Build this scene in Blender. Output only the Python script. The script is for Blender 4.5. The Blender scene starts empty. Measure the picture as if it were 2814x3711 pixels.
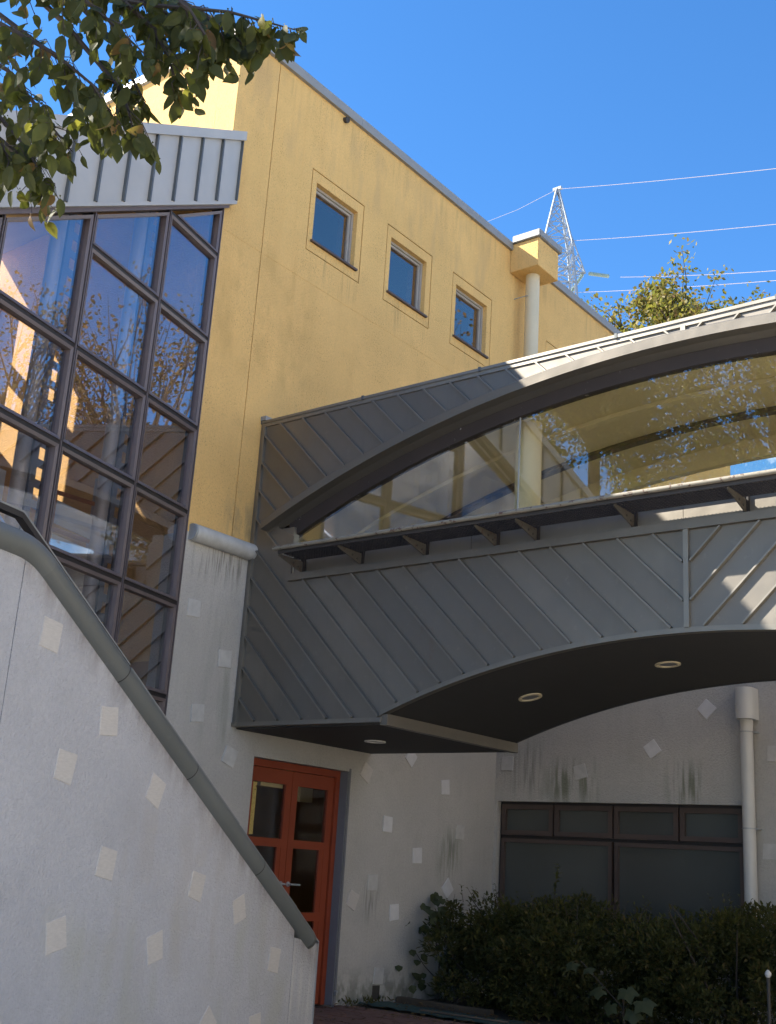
import bpy, bmesh, math, random
from mathutils import Vector, Matrix
from mathutils.geometry import tessellate_polygon
random.seed(7)
S = bpy.context.scene
COL = S.collection

# ------------------------------------------------------------------ camera, sky, sun, exposure
SUN = Vector((-1.63, -1.0, 1.52)).normalized()
EL = math.asin(SUN.z); AZ = math.atan2(SUN.x, SUN.y)
cam = bpy.data.cameras.new('camera'); camo = bpy.data.objects.new('camera', cam); COL.objects.link(camo)
cam.sensor_fit = 'HORIZONTAL'; cam.sensor_width = 36; cam.lens = 54.44
cam.clip_start = .05; cam.clip_end = 3000
cr = Vector((.79082, .60897, .06135)); cu = Vector((.13169, -.26718, .95461)); cf = Vector((-.59771, .74684, .29149))
CAM = Vector((8, 0, 1.31))
camo.matrix_world = Matrix.Translation(CAM) @ Matrix((cr, cu, -cf)).transposed().to_4x4()
S.camera = camo
W = bpy.data.worlds.new('World'); S.world = W; W.use_nodes = True
wn = W.node_tree; bg = wn.nodes['Background']
sky = wn.nodes.new('ShaderNodeTexSky'); sky.sky_type = 'NISHITA'; sky.sun_disc = False
sky.sun_elevation = EL; sky.sun_rotation = AZ % (2*math.pi); sky.altitude = 1500
sky.air_density = 1.0; sky.dust_density = .1; sky.ozone_density = 4.0
hs = wn.nodes.new('ShaderNodeHueSaturation'); hs.inputs['Saturation'].default_value = 1.2
wn.links.new(sky.outputs[0], hs.inputs['Color']); tc = wn.nodes.new('ShaderNodeTexCoord'); cn = wn.nodes.new('ShaderNodeTexNoise'); cn.inputs['Scale'].default_value = 4.5; cn.inputs['Detail'].default_value = 9; cn.inputs['Roughness'].default_value = .56
wn.links.new(tc.outputs['Generated'], cn.inputs['Vector'])
sp = wn.nodes.new('ShaderNodeSeparateXYZ'); wn.links.new(tc.outputs['Generated'], sp.inputs[0])
ml = wn.nodes.new('ShaderNodeMapRange'); wn.links.new(sp.outputs[2], ml.inputs[0]); ml.inputs[1].default_value = .46; ml.inputs[2].default_value = .36; ml.inputs[3].default_value = -.25; ml.inputs[4].default_value = .0
ad = wn.nodes.new('ShaderNodeMath'); ad.operation = 'ADD'; wn.links.new(cn.outputs['Fac'], ad.inputs[0]); wn.links.new(ml.outputs[0], ad.inputs[1])
cr_ = wn.nodes.new('ShaderNodeMapRange'); wn.links.new(ad.outputs[0], cr_.inputs[0]); cr_.inputs[1].default_value = .50; cr_.inputs[2].default_value = .60
cm = wn.nodes.new('ShaderNodeMix'); cm.data_type = 'RGBA'; wn.links.new(cr_.outputs[0], cm.inputs[0]); wn.links.new(hs.outputs[0], cm.inputs[6]); cm.inputs[7].default_value = (9.5, 9.6, 9.9, 1)
wn.links.new(cm.outputs[2], bg.inputs[0]); bg.inputs[1].default_value = .084
sl = bpy.data.lights.new('sun', 'SUN'); sl.energy = 3.8; sl.angle = math.radians(.5); sl.color = (1, .93, .80)
so = bpy.data.objects.new('sun', sl); COL.objects.link(so); so.rotation_euler = (-SUN).to_track_quat('-Z', 'Y').to_euler()
so.location = SUN*60
S.view_settings.view_transform = 'Standard'; S.view_settings.look = 'None'
S.view_settings.gamma = 1; S.view_settings.use_curve_mapping = False
S.view_settings.exposure = 2.0
S.render.engine = 'CYCLES'
S.cycles.max_bounces = 7; S.cycles.diffuse_bounces = 3; S.cycles.glossy_bounces = 4; S.cycles.transparent_max_bounces = 10

# ------------------------------------------------------------------ materials
def new(name):
    m = bpy.data.materials.new(name); m.use_nodes = True
    return m, m.node_tree, m.node_tree.nodes['Principled BSDF']
def N(nt, t, **k):
    n = nt.nodes.new(t)
    for a, v in k.items(): setattr(n, a, v)
    return n
def noise(nt, scale, detail=4, rough=.55, vec=None, sc=None):
    n = N(nt, 'ShaderNodeTexNoise'); n.inputs['Scale'].default_value = scale; n.inputs['Detail'].default_value = detail
    n.inputs['Roughness'].default_value = rough
    g = N(nt, 'ShaderNodeNewGeometry')
    src = g.outputs['Position'] if vec is None else vec
    if sc:
        mp = N(nt, 'ShaderNodeMapping'); mp.inputs['Scale'].default_value = sc
        nt.links.new(src, mp.inputs[0]); src = mp.outputs[0]
    nt.links.new(src, n.inputs['Vector'])
    return n.outputs['Fac']
def ramp(nt, fac, a, b, c0=(0, 0, 0, 1), c1=(1, 1, 1, 1)):
    r = N(nt, 'ShaderNodeValToRGB'); r.color_ramp.elements[0].position = a; r.color_ramp.elements[1].position = b
    r.color_ramp.elements[0].color = c0; r.color_ramp.elements[1].color = c1
    nt.links.new(fac, r.inputs[0]); return r.outputs[0]
def mix(nt, fac, a, b, mode='MIX'):
    m = N(nt, 'ShaderNodeMix', data_type='RGBA', blend_type=mode)
    for s, v in ((m.inputs[0], fac), (m.inputs[6], a), (m.inputs[7], b)):
        if isinstance(v, (int, float)): s.default_value = v
        elif isinstance(v, tuple): s.default_value = v if len(v) == 4 else v+(1,)
        else: nt.links.new(v, s)
    return m.outputs[2]
def math_(nt, op, a, b=0.):
    m = N(nt, 'ShaderNodeMath', operation=op)
    for s, v in ((m.inputs[0], a), (m.inputs[1], b)):
        if isinstance(v, (int, float)): s.default_value = v
        else: nt.links.new(v, s)
    return m.outputs[0]
def box_mask(nt, lo, hi, soft=.12):
    """1 inside a world-space box, fading to 0 over `soft` metres (for stains with a place of their own)"""
    g = N(nt, 'ShaderNodeNewGeometry'); sx = N(nt, 'ShaderNodeSeparateXYZ'); nt.links.new(g.outputs['Position'], sx.inputs[0])
    out = None
    for i in range(3):
        if lo[i] is None: continue
        for sgn, lim in ((1, lo[i]), (-1, hi[i])):
            mr = N(nt, 'ShaderNodeMapRange'); nt.links.new(sx.outputs[i], mr.inputs[0])
            mr.inputs[1].default_value = lim-soft*sgn; mr.inputs[2].default_value = lim+soft*sgn
            out = mr.outputs[0] if out is None else math_(nt, 'MULTIPLY', out, mr.outputs[0])
    return out
def bump(nt, b, h, strength=.3, dist=.01):
    n = N(nt, 'ShaderNodeBump'); n.inputs['Strength'].default_value = strength; n.inputs['Distance'].default_value = dist
    nt.links.new(h, n.inputs['Height']); nt.links.new(n.outputs[0], b.inputs['Normal'])
def plain(name, col, rough=.6, metal=0, var=.25, scale=6, bmp=0, bscale=80, spec=.5, sc=None):
    m, nt, b = new(name)
    c = mix(nt, noise(nt, scale, 5, sc=sc), tuple(x*(1-var) for x in col), tuple(min(1, x*(1+var)) for x in col))
    nt.links.new(c, b.inputs['Base Color'])
    b.inputs['Roughness'].default_value = rough; b.inputs['Metallic'].default_value = metal
    b.inputs['Specular IOR Level'].default_value = spec
    if bmp: bump(nt, b, noise(nt, bscale, 3), bmp, .006)
    return m
def stucco(name, col, speck=.5, stain=(.3, .3, .27), streak=.35, places=(), grain=.38):
    m, nt, b = new(name)
    c = mix(nt, ramp(nt, noise(nt, 1.1, 3, .6), .3, .75), tuple(x*.90 for x in col), tuple(min(1, x*1.07) for x in col))
    # rain streaks run down the face
    st = math_(nt, 'MULTIPLY', ramp(nt, noise(nt, 1, 3, .65, sc=(9, 9, .45)), .5, .78), streak)
    st = math_(nt, 'MULTIPLY', st, ramp(nt, noise(nt, .55, 3), .35, .7))
    c = mix(nt, st, c, tuple(col[i]*stain[i]*1.7 for i in range(3)))
    # blotchy grime
    gr = math_(nt, 'MULTIPLY', ramp(nt, noise(nt, 3.2, 5, .7), .52, .82), .33)
    c = mix(nt, gr, c, tuple(col[i]*(.5+.4*stain[i]) for i in range(3)))
    c = mix(nt, math_(nt, 'MULTIPLY', ramp(nt, noise(nt, 36, 3, .75), .35, .7), grain), c, tuple(x*.72 for x in col))
    # small dark pits, denser in patches
    pit = math_(nt, 'MULTIPLY', ramp(nt, noise(nt, 55, 2, .65), .56, .70), ramp(nt, noise(nt, 1.6, 4), .36, .66))
    c = mix(nt, math_(nt, 'MULTIPLY', pit, speck), c, tuple(x*.22 for x in col))
    for (lo, hi, sc, pc, amt, a0) in places:
        k = math_(nt, 'MULTIPLY', box_mask(nt, lo, hi), ramp(nt, noise(nt, 1, 2, .7, sc=sc), a0, a0+.16))
        c = mix(nt, math_(nt, 'MULTIPLY', k, amt), c, pc)
    nt.links.new(c, b.inputs['Base Color']); b.inputs['Roughness'].default_value = .88; b.inputs['Specular IOR Level'].default_value = .25
    bump(nt, b, noise(nt, 60, 2, .7), .9, .012)
    return m
M = {}
M['yellow'] = stucco('ochre_stucco', (.77, .49, .185), .62, (.5, .42, .36), .4, places=(
    (((-.1, 7.03, 9.35), (.1, 20, 9.75), (11, 11, .7), (.42, .27, .11), .4, .52)),
    (((-.1, 7.03, 8.7), (.1, 12, 9.6), (4, 4, .9), (.52, .34, .16), .5, .48)),
    (((-.1, 8.3, 7.45), (.1, 9.15, 7.86), (24, 24, 1.0), (.36, .23, .10), .45, .52)),
    (((-.1, 9.7, 7.45), (.1, 10.5, 7.86), (24, 24, 1.0), (.36, .23, .10), .45, .52)),
    (((-.1, 11.1, 7.45), (.1, 11.9, 7.86), (24, 24, 1.0), (.36, .23, .10), .45, .52)),
    (((-.1, 7.03, 6.0), (.1, 8.5, 7.45), (3, 3, 1.4), (.52, .33, .12), .55, .47)),
    (((-.1, 7.5, 4.25), (.1, 8.0, 4.7), (9, 9, 3), (.34, .25, .13), .6, .45))))
GREY = (.50, .475, .44)
M['grey'] = stucco('grey_stucco', GREY, .25, (.44, .44, .40), .35, places=(
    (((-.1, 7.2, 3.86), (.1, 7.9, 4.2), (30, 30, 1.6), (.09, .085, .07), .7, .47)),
    (((-.1, 10.05, .85), (.1, 10.2, 1.15), (30, 30, 2), (.04, .045, .04), .9, .44)),
    (((-.1, 11.35, 1.25), (.1, 11.7, 1.75), (12, 12, 2), (.12, .14, .09), .7, .40)),
    (((-.1, 9.6, -.1), (.1, 12.4, .25), (7, 7, 5), (.10, .115, .08), .7, .42)),
    (((-.1, 7.5, 2.3), (.1, 7.9, 3.6), (6, 6, .8), (.25, .26, .22), .6, .46)),
    (((.75, 12.3, 2.2), (1.35, 12.6, 2.65), (9, 9, 1.1), (.13, .145, .085), .75, .46)),
    (((2.3, 12.3, 2.2), (2.7, 12.6, 2.6), (12, 12, 1.0), (.13, .145, .09), .75, .45)),
    (((.2, 12.3, 2.3), (.75, 12.6, 2.9), (12, 12, 1.0), (.2, .2, .17), .6, .46))))
M['parapet'] = stucco('parapet_stucco', (.485, .475, .49), .12, (.5, .5, .44), .22, places=(
    (((1.7, 2.8, .0), (3.2, 7.3, 1.0), (2.2, 2.2, .8), (.40, .39, .31), .5, .5)),
    (((1.85, 6.7, .2), (1.98, 7.25, .7), (16, 16, .8), (.62, .60, .54), .8, .48)),
    (((1.8, 4.6, .6), (2.6, 7.3, 1.7), (5, 5, 1.5), (.42, .385, .36), .4, .5))))
_m = M['parapet']; _nt = _m.node_tree; _b = _nt.nodes['Principled BSDF']   # patchy darker band below the tube rail, fading downward
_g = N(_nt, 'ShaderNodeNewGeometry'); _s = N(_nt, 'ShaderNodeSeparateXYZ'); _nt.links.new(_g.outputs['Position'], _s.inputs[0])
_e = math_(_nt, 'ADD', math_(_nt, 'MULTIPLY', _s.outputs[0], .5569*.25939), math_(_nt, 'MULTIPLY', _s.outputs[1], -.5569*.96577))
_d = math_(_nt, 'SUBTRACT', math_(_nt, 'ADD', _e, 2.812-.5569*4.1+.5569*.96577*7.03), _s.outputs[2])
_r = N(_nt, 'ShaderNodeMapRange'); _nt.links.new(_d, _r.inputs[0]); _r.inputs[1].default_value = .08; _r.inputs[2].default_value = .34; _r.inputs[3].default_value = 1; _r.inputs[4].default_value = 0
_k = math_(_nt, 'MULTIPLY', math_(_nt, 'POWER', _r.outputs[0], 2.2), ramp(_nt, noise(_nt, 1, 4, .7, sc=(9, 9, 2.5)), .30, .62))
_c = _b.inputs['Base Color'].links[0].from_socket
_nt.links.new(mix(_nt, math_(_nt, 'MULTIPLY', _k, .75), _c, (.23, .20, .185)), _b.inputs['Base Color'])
M['tile'] = plain('pale_stone_tile', (.53, .49, .45), .7, 0, .18, 9, .2, 60, sc=(3, 3, 14))
M['tile_grey'] = plain('weathered_stone_tile', (.49, .475, .45), .75, 0, .25, 12, .25, 60)
M['cream'] = stucco('cream_stucco', (.72, .66, .55), .2)
M['tile_light'] = plain('pale_grey_tile', (.62, .605, .60), .7, 0, .15, 12, .2, 60)
M['joint'] = plain('joint_sealant', (.05, .045, .04), .8, 0, .2)
M['coping'] = plain('zinc_coping', (.25, .25, .245), .5, .0, .15, 3, 0)
M['zinc'] = plain('blue_grey_zinc', (.455, .435, .405), .5, .2, .16, 2.2, .05, 9)
M['zinc_seam'] = plain('dark_zinc_seam', (.11, .12, .125), .5, .3, .2)
def cladding(name, col):
    m, nt, b = new(name)
    c = mix(nt, ramp(nt, noise(nt, .9, 5, .6), .3, .7), tuple(x*.88 for x in col), tuple(x*1.12 for x in col))
    oi = N(nt, 'ShaderNodeObjectInfo'); c = mix(nt, oi.outputs['Random'], c, tuple(x*.80 for x in col))
    st = math_(nt, 'MULTIPLY', ramp(nt, noise(nt, 1, 5, .7, sc=(6, 6, .5)), .52, .75), .35)
    c = mix(nt, st, c, tuple(x*.7 for x in col))
    rs = math_(nt, 'MULTIPLY', ramp(nt, noise(nt, 1, 6, .75, sc=(5, 5, 2)), .63, .75), .35)
    c = mix(nt, rs, c, (.20, .115, .075))
    ld = math_(nt, 'MULTIPLY', ramp(nt, noise(nt, 14, 5, .7), .6, .75), .2)
    c = mix(nt, ld, c, tuple(min(1, x*1.6) for x in col))
    nt.links.new(c, b.inputs['Base Color']); b.inputs['Roughness'].default_value = .5; b.inputs['Metallic'].default_value = .75
    nt.links.new(math_(nt, 'ADD', math_(nt, 'MULTIPLY', noise(nt, 3, 4), .25), .35), b.inputs['Roughness'])
    bump(nt, b, noise(nt, 2.6, 2), .3, .03)
    return m
M['clad'] = cladding('grey_sheet_metal', (.235, .214, .186))
M['cladtrim'] = cladding('grey_metal_trim', (.29, .27, .235))
def peel(name, base, under, thr=.6, scale=16):
    m, nt, b = new(name)
    k = ramp(nt, noise(nt, scale, 6, .7), thr, thr+.04)
    c = mix(nt, k, mix(nt, noise(nt, 5, 4), tuple(x*.8 for x in base), tuple(x*1.2 for x in base)), under)
    nt.links.new(c, b.inputs['Base Color']); b.inputs['Roughness'].default_value = .7
    bump(nt, b, k, .4, .004); return m
M['archframe'] = peel('peeling_brown_frame', (.034, .025, .023), (.34, .32, .31), .65, 13)
M['railpaint'] = peel('flaking_white_rail', (.25, .225, .18), (.10, .055, .04), .56, 26)
M['rust'] = peel('rusted_bracket', (.085, .075, .064), (.07, .045, .032), .55, 22)
M['soffit'] = plain('charcoal_soffit', (.036, .036, .038), .75, 0, .12, 4)
M['frame'] = plain('mauve_brown_frame', (.15, .12, .118), .42, .15, .18, 5)
M['frame_light'] = plain('pale_window_frame', (.36, .33, .30), .5, .1, .15, 5)
M['framedark'] = plain('dark_gasket', (.022, .018, .018), .6, 0, .2)
M['bronze'] = plain('dark_bronze_frame', (.085, .060, .052), .5, .1, .3, 5)
M['red'] = plain('red_door_paint', (.245, .046, .018), .45, 0, .15, 4)
M['jamb'] = plain('slate_jamb', (.16, .165, .185), .6, 0, .12)
M['tube'] = cladding('grey_tube_paint', (.15, .157, .15))
M['tube'].node_tree.nodes['Principled BSDF'].inputs['Metallic'].default_value = .1
M['tubewhite'] = plain('stained_white_tube', (.47, .465, .45), .6, 0, .32, 11, .15, 40)
M['pipe'] = plain('grey_pvc_pipe', (.56, .55, .53), .4, 0, .12, 4)
M['pipecream'] = plain('cream_pipe', (.60, .52, .36), .5, 0, .12, 4)
M['steel'] = plain('galvanised_steel', (.40, .42, .44), .45, .5, .2)
M['grate'] = plain('dark_grating', (.055, .05, .05), .6, .2, .3)
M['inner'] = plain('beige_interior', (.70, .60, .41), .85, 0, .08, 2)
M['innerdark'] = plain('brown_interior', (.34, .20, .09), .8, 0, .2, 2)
M['floor'] = plain('interior_floor', (.22, .16, .12), .6, 0, .2)
M['white'] = plain('white_paint', (.75, .75, .72), .6, 0, .06)
M['filmsteel'] = plain('film_strip_steel', (.16, .18, .22), .45, .3, .2, 4)
M['orange'] = plain('orange_rail', (.42, .15, .05), .4, 0, .2)
M['poster'] = plain('pale_board', (.60, .62, .58), .6, 0, .2, 9)
M['redbox'] = plain('red_panel', (.40, .05, .05), .5, 0, .2)
M['brick'] = plain('red_brown_brick', (.16, .085, .065), .85, 0, .4, 5, .3, 60)
M['earth'] = plain('bare_earth', (.07, .055, .04), .95, 0, .4, 3, .6, 20)
M['asphalt'] = plain('beige_paving', (.52, .46, .38), .9, 0, .25, 2, .3, 40)
M['greenmat'] = plain('green_weed_mat', (.025, .06, .052), .8, 0, .35, 5, .5, 30)
M['bark'] = plain('grey_brown_bark', (.11, .085, .065), .9, 0, .4, 7, .6, 25)
M['twig'] = plain('dark_twig', (.055, .042, .035), .85, 0, .3)
M['pylon'] = plain('galvanised_pylon', (.22, .26, .31), .5, .1, .15, .4)
M['insul'] = plain('green_insulator', (.22, .30, .27), .3, 0, .2)
M['wire'] = plain('aluminium_wire', (.26, .23, .24), .5, .1, .1)
def glass(name, tint, k, rough=.0, gl=(.93, .95, 1)):
    m, nt, b = new(name); nt.nodes.remove(b); out = nt.nodes['Material Output']
    t = N(nt, 'ShaderNodeBsdfTransparent'); t.inputs[0].default_value = tint+(1,)
    g = N(nt, 'ShaderNodeBsdfGlossy'); g.inputs['Roughness'].default_value = rough; g.inputs[0].default_value = gl+(1,)
    f = N(nt, 'ShaderNodeFresnel'); ge = N(nt, 'ShaderNodeNewGeometry')
    nt.links.new(math_(nt, 'ADD', math_(nt, 'MULTIPLY', ge.outputs['Backfacing'], 1/1.5-1.5), 1.5), f.inputs[0])
    s = N(nt, 'ShaderNodeMixShader')
    nt.links.new(math_(nt, 'ADD', f.outputs[0], k), s.inputs[0])
    nt.links.new(t.outputs[0], s.inputs[1]); nt.links.new(g.outputs[0], s.inputs[2]); nt.links.new(s.outputs[0], out.inputs[0])
    return m
M['glassG'] = glass('tinted_facade_glass', (.96, .93, .93), .125)
M['glassW'] = glass('window_glass', (.6, .6, .6), .19, gl=(1, .85, .74))
M['glassB'] = glass('bridge_glass', (.96, .96, .9), .055)
M['glassR'] = plain('frosted_dark_glass', (.075, .08, .075), .18, 0, .2, 1.2)
M['glassD'] = glass('door_glass', (.8, .8, .8), .0)
m, nt, b = new('lit_bulb'); b.inputs['Emission Color'].default_value = (1, .72, .3, 1); b.inputs['Emission Strength'].default_value = 6; M['bulb'] = m
M['sun_reflection'] = stucco('painted_sun_reflection', (.62, .47, .16), 1.0, (.3, .3, .3), .3, grain=.9)  # ochre of the door strip, a sunlit reflection put into colour
def leafmat(name, cols, trans=.35, rough=.6):
    m, nt, b = new(name); out = nt.nodes['Material Output']
    oi = N(nt, 'ShaderNodeNewGeometry')
    r = N(nt, 'ShaderNodeValToRGB'); r.color_ramp.interpolation = 'CONSTANT'
    while len(r.color_ramp.elements) < len(cols): r.color_ramp.elements.new(.5)
    acc = 0
    for e, (w, c) in zip(r.color_ramp.elements, cols): e.position = acc; e.color = c+(1,); acc += w
    nt.links.new(oi.outputs['Random Per Island'], r.inputs[0])
    c = mix(nt, math_(nt, 'MULTIPLY', noise(nt, 60, 4), .6), r.outputs[0], (.09, .075, .02))
    nt.links.new(c, b.inputs['Base Color']); b.inputs['Roughness'].default_value = rough; b.inputs['Specular IOR Level'].default_value = .25
    t = N(nt, 'ShaderNodeBsdfTranslucent'); nt.links.new(mix(nt, .5, c, (.30, .34, .03), 'SCREEN'), t.inputs[0])
    s = N(nt, 'ShaderNodeMixShader'); s.inputs[0].default_value = trans
    nt.links.new(b.outputs[0], s.inputs[1]); nt.links.new(t.outputs[0], s.inputs[2]); nt.links.new(s.outputs[0], out.inputs[0])
    return m
M['leaf_green'] = leafmat('green_leaf', [(1, (.030, .042, .012))], .22)
M['leaf_yellow'] = leafmat('yellowing_leaf', [(1, (.20, .17, .03))], .4)
M['leaf_brown'] = leafmat('brown_leaf', [(1, (.16, .075, .03))], .3)
M['leaf_mix'] = leafmat('mixed_leaf', [(.62, (.045, .065, .018)), (.18, (.09, .10, .02)), (.12, (.18, .14, .03)), (.08, (.16, .075, .03))], .3)
M['autumn'] = leafmat('autumn_foliage', [(.3, (.17, .14, .035)), (.32, (.25, .19, .045)), (.23, (.09, .10, .025)), (.15, (.24, .12, .05))], .35)
M['rusty'] = leafmat('rusty_foliage', [(.5, (.20, .11, .05)), (.3, (.14, .08, .04)), (.2, (.10, .08, .03))], .2)
M['hedge'] = leafmat('hedge_foliage', [(.55, (.030, .040, .016)), (.25, (.045, .055, .018)), (.12, (.075, .075, .022)), (.08, (.09, .06, .025))], .15)
M['ivy'] = leafmat('broad_leaf', [(1, (.030, .050, .028))], .15)
M['litter'] = leafmat('leaf_litter', [(.5, (.12, .07, .035)), (.3, (.2, .13, .06)), (.2, (.07, .045, .03))], .05, .8)

# ------------------------------------------------------------------ helpers
WO = {}
class MB:
    def __init__(s, xf=None): s.v = []; s.f = []; s.xf = xf
    def add(s, vs, fs):
        o = len(s.v); s.v += [Vector(s.xf(*p)) if s.xf else Vector(p) for p in vs]; s.f += [tuple(i+o for i in f) for f in fs]; return s
    def box(s, a0, a1, b0, b1, c0, c1):
        vs = [(a0, b0, c0), (a1, b0, c0), (a1, b1, c0), (a0, b1, c0), (a0, b0, c1), (a1, b0, c1), (a1, b1, c1), (a0, b1, c1)]
        return s.add(vs, [(0, 3, 2, 1), (4, 5, 6, 7), (0, 1, 5, 4), (1, 2, 6, 5), (2, 3, 7, 6), (3, 0, 4, 7)])
    def hexa(s, p8): return s.add(p8, [(0, 3, 2, 1), (4, 5, 6, 7), (0, 1, 5, 4), (1, 2, 6, 5), (2, 3, 7, 6), (3, 0, 4, 7)])
    def prism(s, poly, fn):
        """poly: 2-D outline; fn(a,b,k) -> point with k=0 front, 1 back"""
        n = len(poly); vs = [fn(a, b, 0) for a, b in poly]+[fn(a, b, 1) for a, b in poly]
        tr = tessellate_polygon([[Vector((a, b, 0)) for a, b in poly]])
        fs = [t for t in tr]+[(t[0]+n, t[2]+n, t[1]+n) for t in tr]+[(i, (i+1) % n, (i+1) % n+n, i+n) for i in range(n)]
        return s.add(vs, fs)
    def sweep(s, rings, close=True, caps=True):
        n = len(rings[0]); vs = [p for r in rings for p in r]; fs = []
        for i in range(len(rings)-1):
            for j in range(n if close else n-1):
                k = (j+1) % n; fs.append((i*n+j, i*n+k, (i+1)*n+k, (i+1)*n+j))
        if caps and close: fs += [tuple(range(n-1, -1, -1)), tuple(range((len(rings)-1)*n, len(rings)*n))]
        return s.add(vs, fs)
    def tube(s, pts, r, n=8, r2=None):
        pts = [Vector(s.xf(*p)) if s.xf else Vector(p) for p in pts]; keep = s.xf; s.xf = None
        rings = []; ref = None
        for i, p in enumerate(pts):
            a = pts[max(0, i-1)]; b = pts[min(len(pts)-1, i+1)]; t = (b-a).normalized()
            if ref is None: ref = Vector((0, 0, 1)) if abs(t.z) < .9 else Vector((1, 0, 0))
            u = (ref-t*ref.dot(t)).normalized(); v = t.cross(u); ref = u
            k = i/(len(pts)-1) if len(pts) > 1 else 0
            rr = r[i] if isinstance(r, (list, tuple)) else (r if r2 is None else r+(r2-r)*k)
            rings.append([p+(u*math.cos(2*math.pi*j/n)+v*math.sin(2*math.pi*j/n))*rr for j in range(n)])
        s.sweep(rings); s.xf = keep; return s
    def build(s, name, mat, parent=None, smooth=False, bevel=0, kind=None, label=None, recalc=True):
        me = bpy.data.meshes.new(name)
        lo = Vector((min(p.x for p in s.v), min(p.y for p in s.v), min(p.z for p in s.v)))
        hi = Vector((max(p.x for p in s.v), max(p.y for p in s.v), max(p.z for p in s.v)))
        og = Vector(((lo.x+hi.x)/2, (lo.y+hi.y)/2, lo.z))
        me.from_pydata([p-og for p in s.v], [], s.f)
        if recalc or bevel:
            bm = bmesh.new(); bm.from_mesh(me)
            bmesh.ops.remove_doubles(bm, verts=bm.verts, dist=1e-5)
            bmesh.ops.recalc_face_normals(bm, faces=bm.faces)
            if bevel: bmesh.ops.bevel(bm, geom=list(bm.edges), offset=bevel, segments=2, affect='EDGES', clamp_overlap=True)
            bm.to_mesh(me); bm.free()
        me.materials.append(M[mat] if isinstance(mat, str) else mat)
        if smooth:
            me.polygons.foreach_set('use_smooth', [True]*len(me.polygons))
            try: me.set_sharp_from_angle(angle=math.radians(40))
            except Exception: pass
        return link(bpy.data.objects.new(name, me), og, parent, kind, label)
def link(o, og, parent=None, kind=None, label=None):
    COL.objects.link(o); og = Vector(og)
    if parent: o.parent = parent; o.location = og-WO[parent]
    else: o.location = og
    WO[o] = og
    if kind: o['kind'] = kind
    if label: o['label'] = label
    return o
def thing(name, loc, label, cat, group=None):
    o = bpy.data.objects.new(name, None); o.empty_display_size = .2
    link(o, loc); tag(o, label, cat, group); return o
def tag(o, label, cat, group=None):
    o['label'] = label; o['category'] = cat
    if group: o['group'] = group
    return o
def inst(mesh, name, loc, rot, parent, mat_scale=None):
    o = bpy.data.objects.new(name, mesh); link(o, loc, parent)
    o.rotation_mode = 'QUATERNION'; o.rotation_quaternion = rot
    if mat_scale: o.scale = mat_scale
    return o
def relief(mb, xs, ys, depth, fn, back):
    """wall face made of cells: depth(i,j) metres behind the face, None = opening; fn(a,b,d) -> point"""
    nx, ny = len(xs)-1, len(ys)-1
    D = [[depth((xs[i]+xs[i+1])/2, (ys[j]+ys[j+1])/2) for j in range(ny)] for i in range(nx)]
    def q(*p): mb.add(p, [(0, 1, 2, 3)])
    def g(i, j):
        if i < 0 or j < 0 or i >= nx or j >= ny: return back
        return back if D[i][j] is None else D[i][j]
    for i in range(nx):
        for j in range(ny):
            a0, a1, b0, b1 = xs[i], xs[i+1], ys[j], ys[j+1]
            if D[i][j] is not None:
                d = D[i][j]; q(fn(a0, b0, d), fn(a1, b0, d), fn(a1, b1, d), fn(a0, b1, d))
                q(fn(a0, b0, back), fn(a0, b1, back), fn(a1, b1, back), fn(a1, b0, back))
            d = g(i, j)
            e = g(i+1, j)
            if e != d: q(fn(a1, b0, d), fn(a1, b1, d), fn(a1, b1, e), fn(a1, b0, e))
            e = g(i, j+1)
            if e != d: q(fn(a0, b1, d), fn(a1, b1, d), fn(a1, b1, e), fn(a0, b1, e))
            if i == 0 and d != back: q(fn(a0, b0, d), fn(a0, b1, d), fn(a0, b1, back), fn(a0, b0, back))
            if j == 0 and d != back: q(fn(a0, b0, d), fn(a1, b0, d), fn(a1, b0, back), fn(a0, b0, back))
def cuts(lo, hi, *v): return sorted(set([lo, hi]+[x for x in v if lo < x < hi]))

# square stone tile, one shared mesh, 15 mm thick, lying in local XY with +Z outward
def tilemesh(mat, seed):
    r = random.Random(seed); h = .082
    pts = [(-h, -h), (h, -h), (h, h), (-h, h)]; pts = [(x+r.uniform(-.005, .005), y+r.uniform(-.005, .005)) for x, y in pts]
    me = bpy.data.meshes.new('tile'); bm = bmesh.new()
    a = [bm.verts.new((x, y, -.012)) for x, y in pts]; b_ = [bm.verts.new((x, y, .006)) for x, y in pts]; c = [bm.verts.new((x*.96, y*.96, .009)) for x, y in pts]
    for i in range(4):
        k = (i+1) % 4; bm.faces.new((a[i], a[k], b_[k], b_[i])); bm.faces.new((b_[i], b_[k], c[k], c[i]))
    bm.faces.new(c); bm.to_mesh(me); bm.free(); me.materials.append(M[mat]); return me
TILES = [tilemesh('tile', i) for i in range(3)]; TILESG = [tilemesh('tile_grey', i+9) for i in range(2)]; TILESL = [tilemesh('tile_light', i+19) for i in range(2)]
def tile_at(p, ex, ez, n, ang, parent, meshes, k):
    m3 = Matrix((ex, ez, n)).transposed(); q = (m3 @ Matrix.Rotation(math.radians(ang), 3, 'Z')).to_quaternion()
    return inst(meshes[k % len(meshes)], 'tile', p, q, parent)

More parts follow.
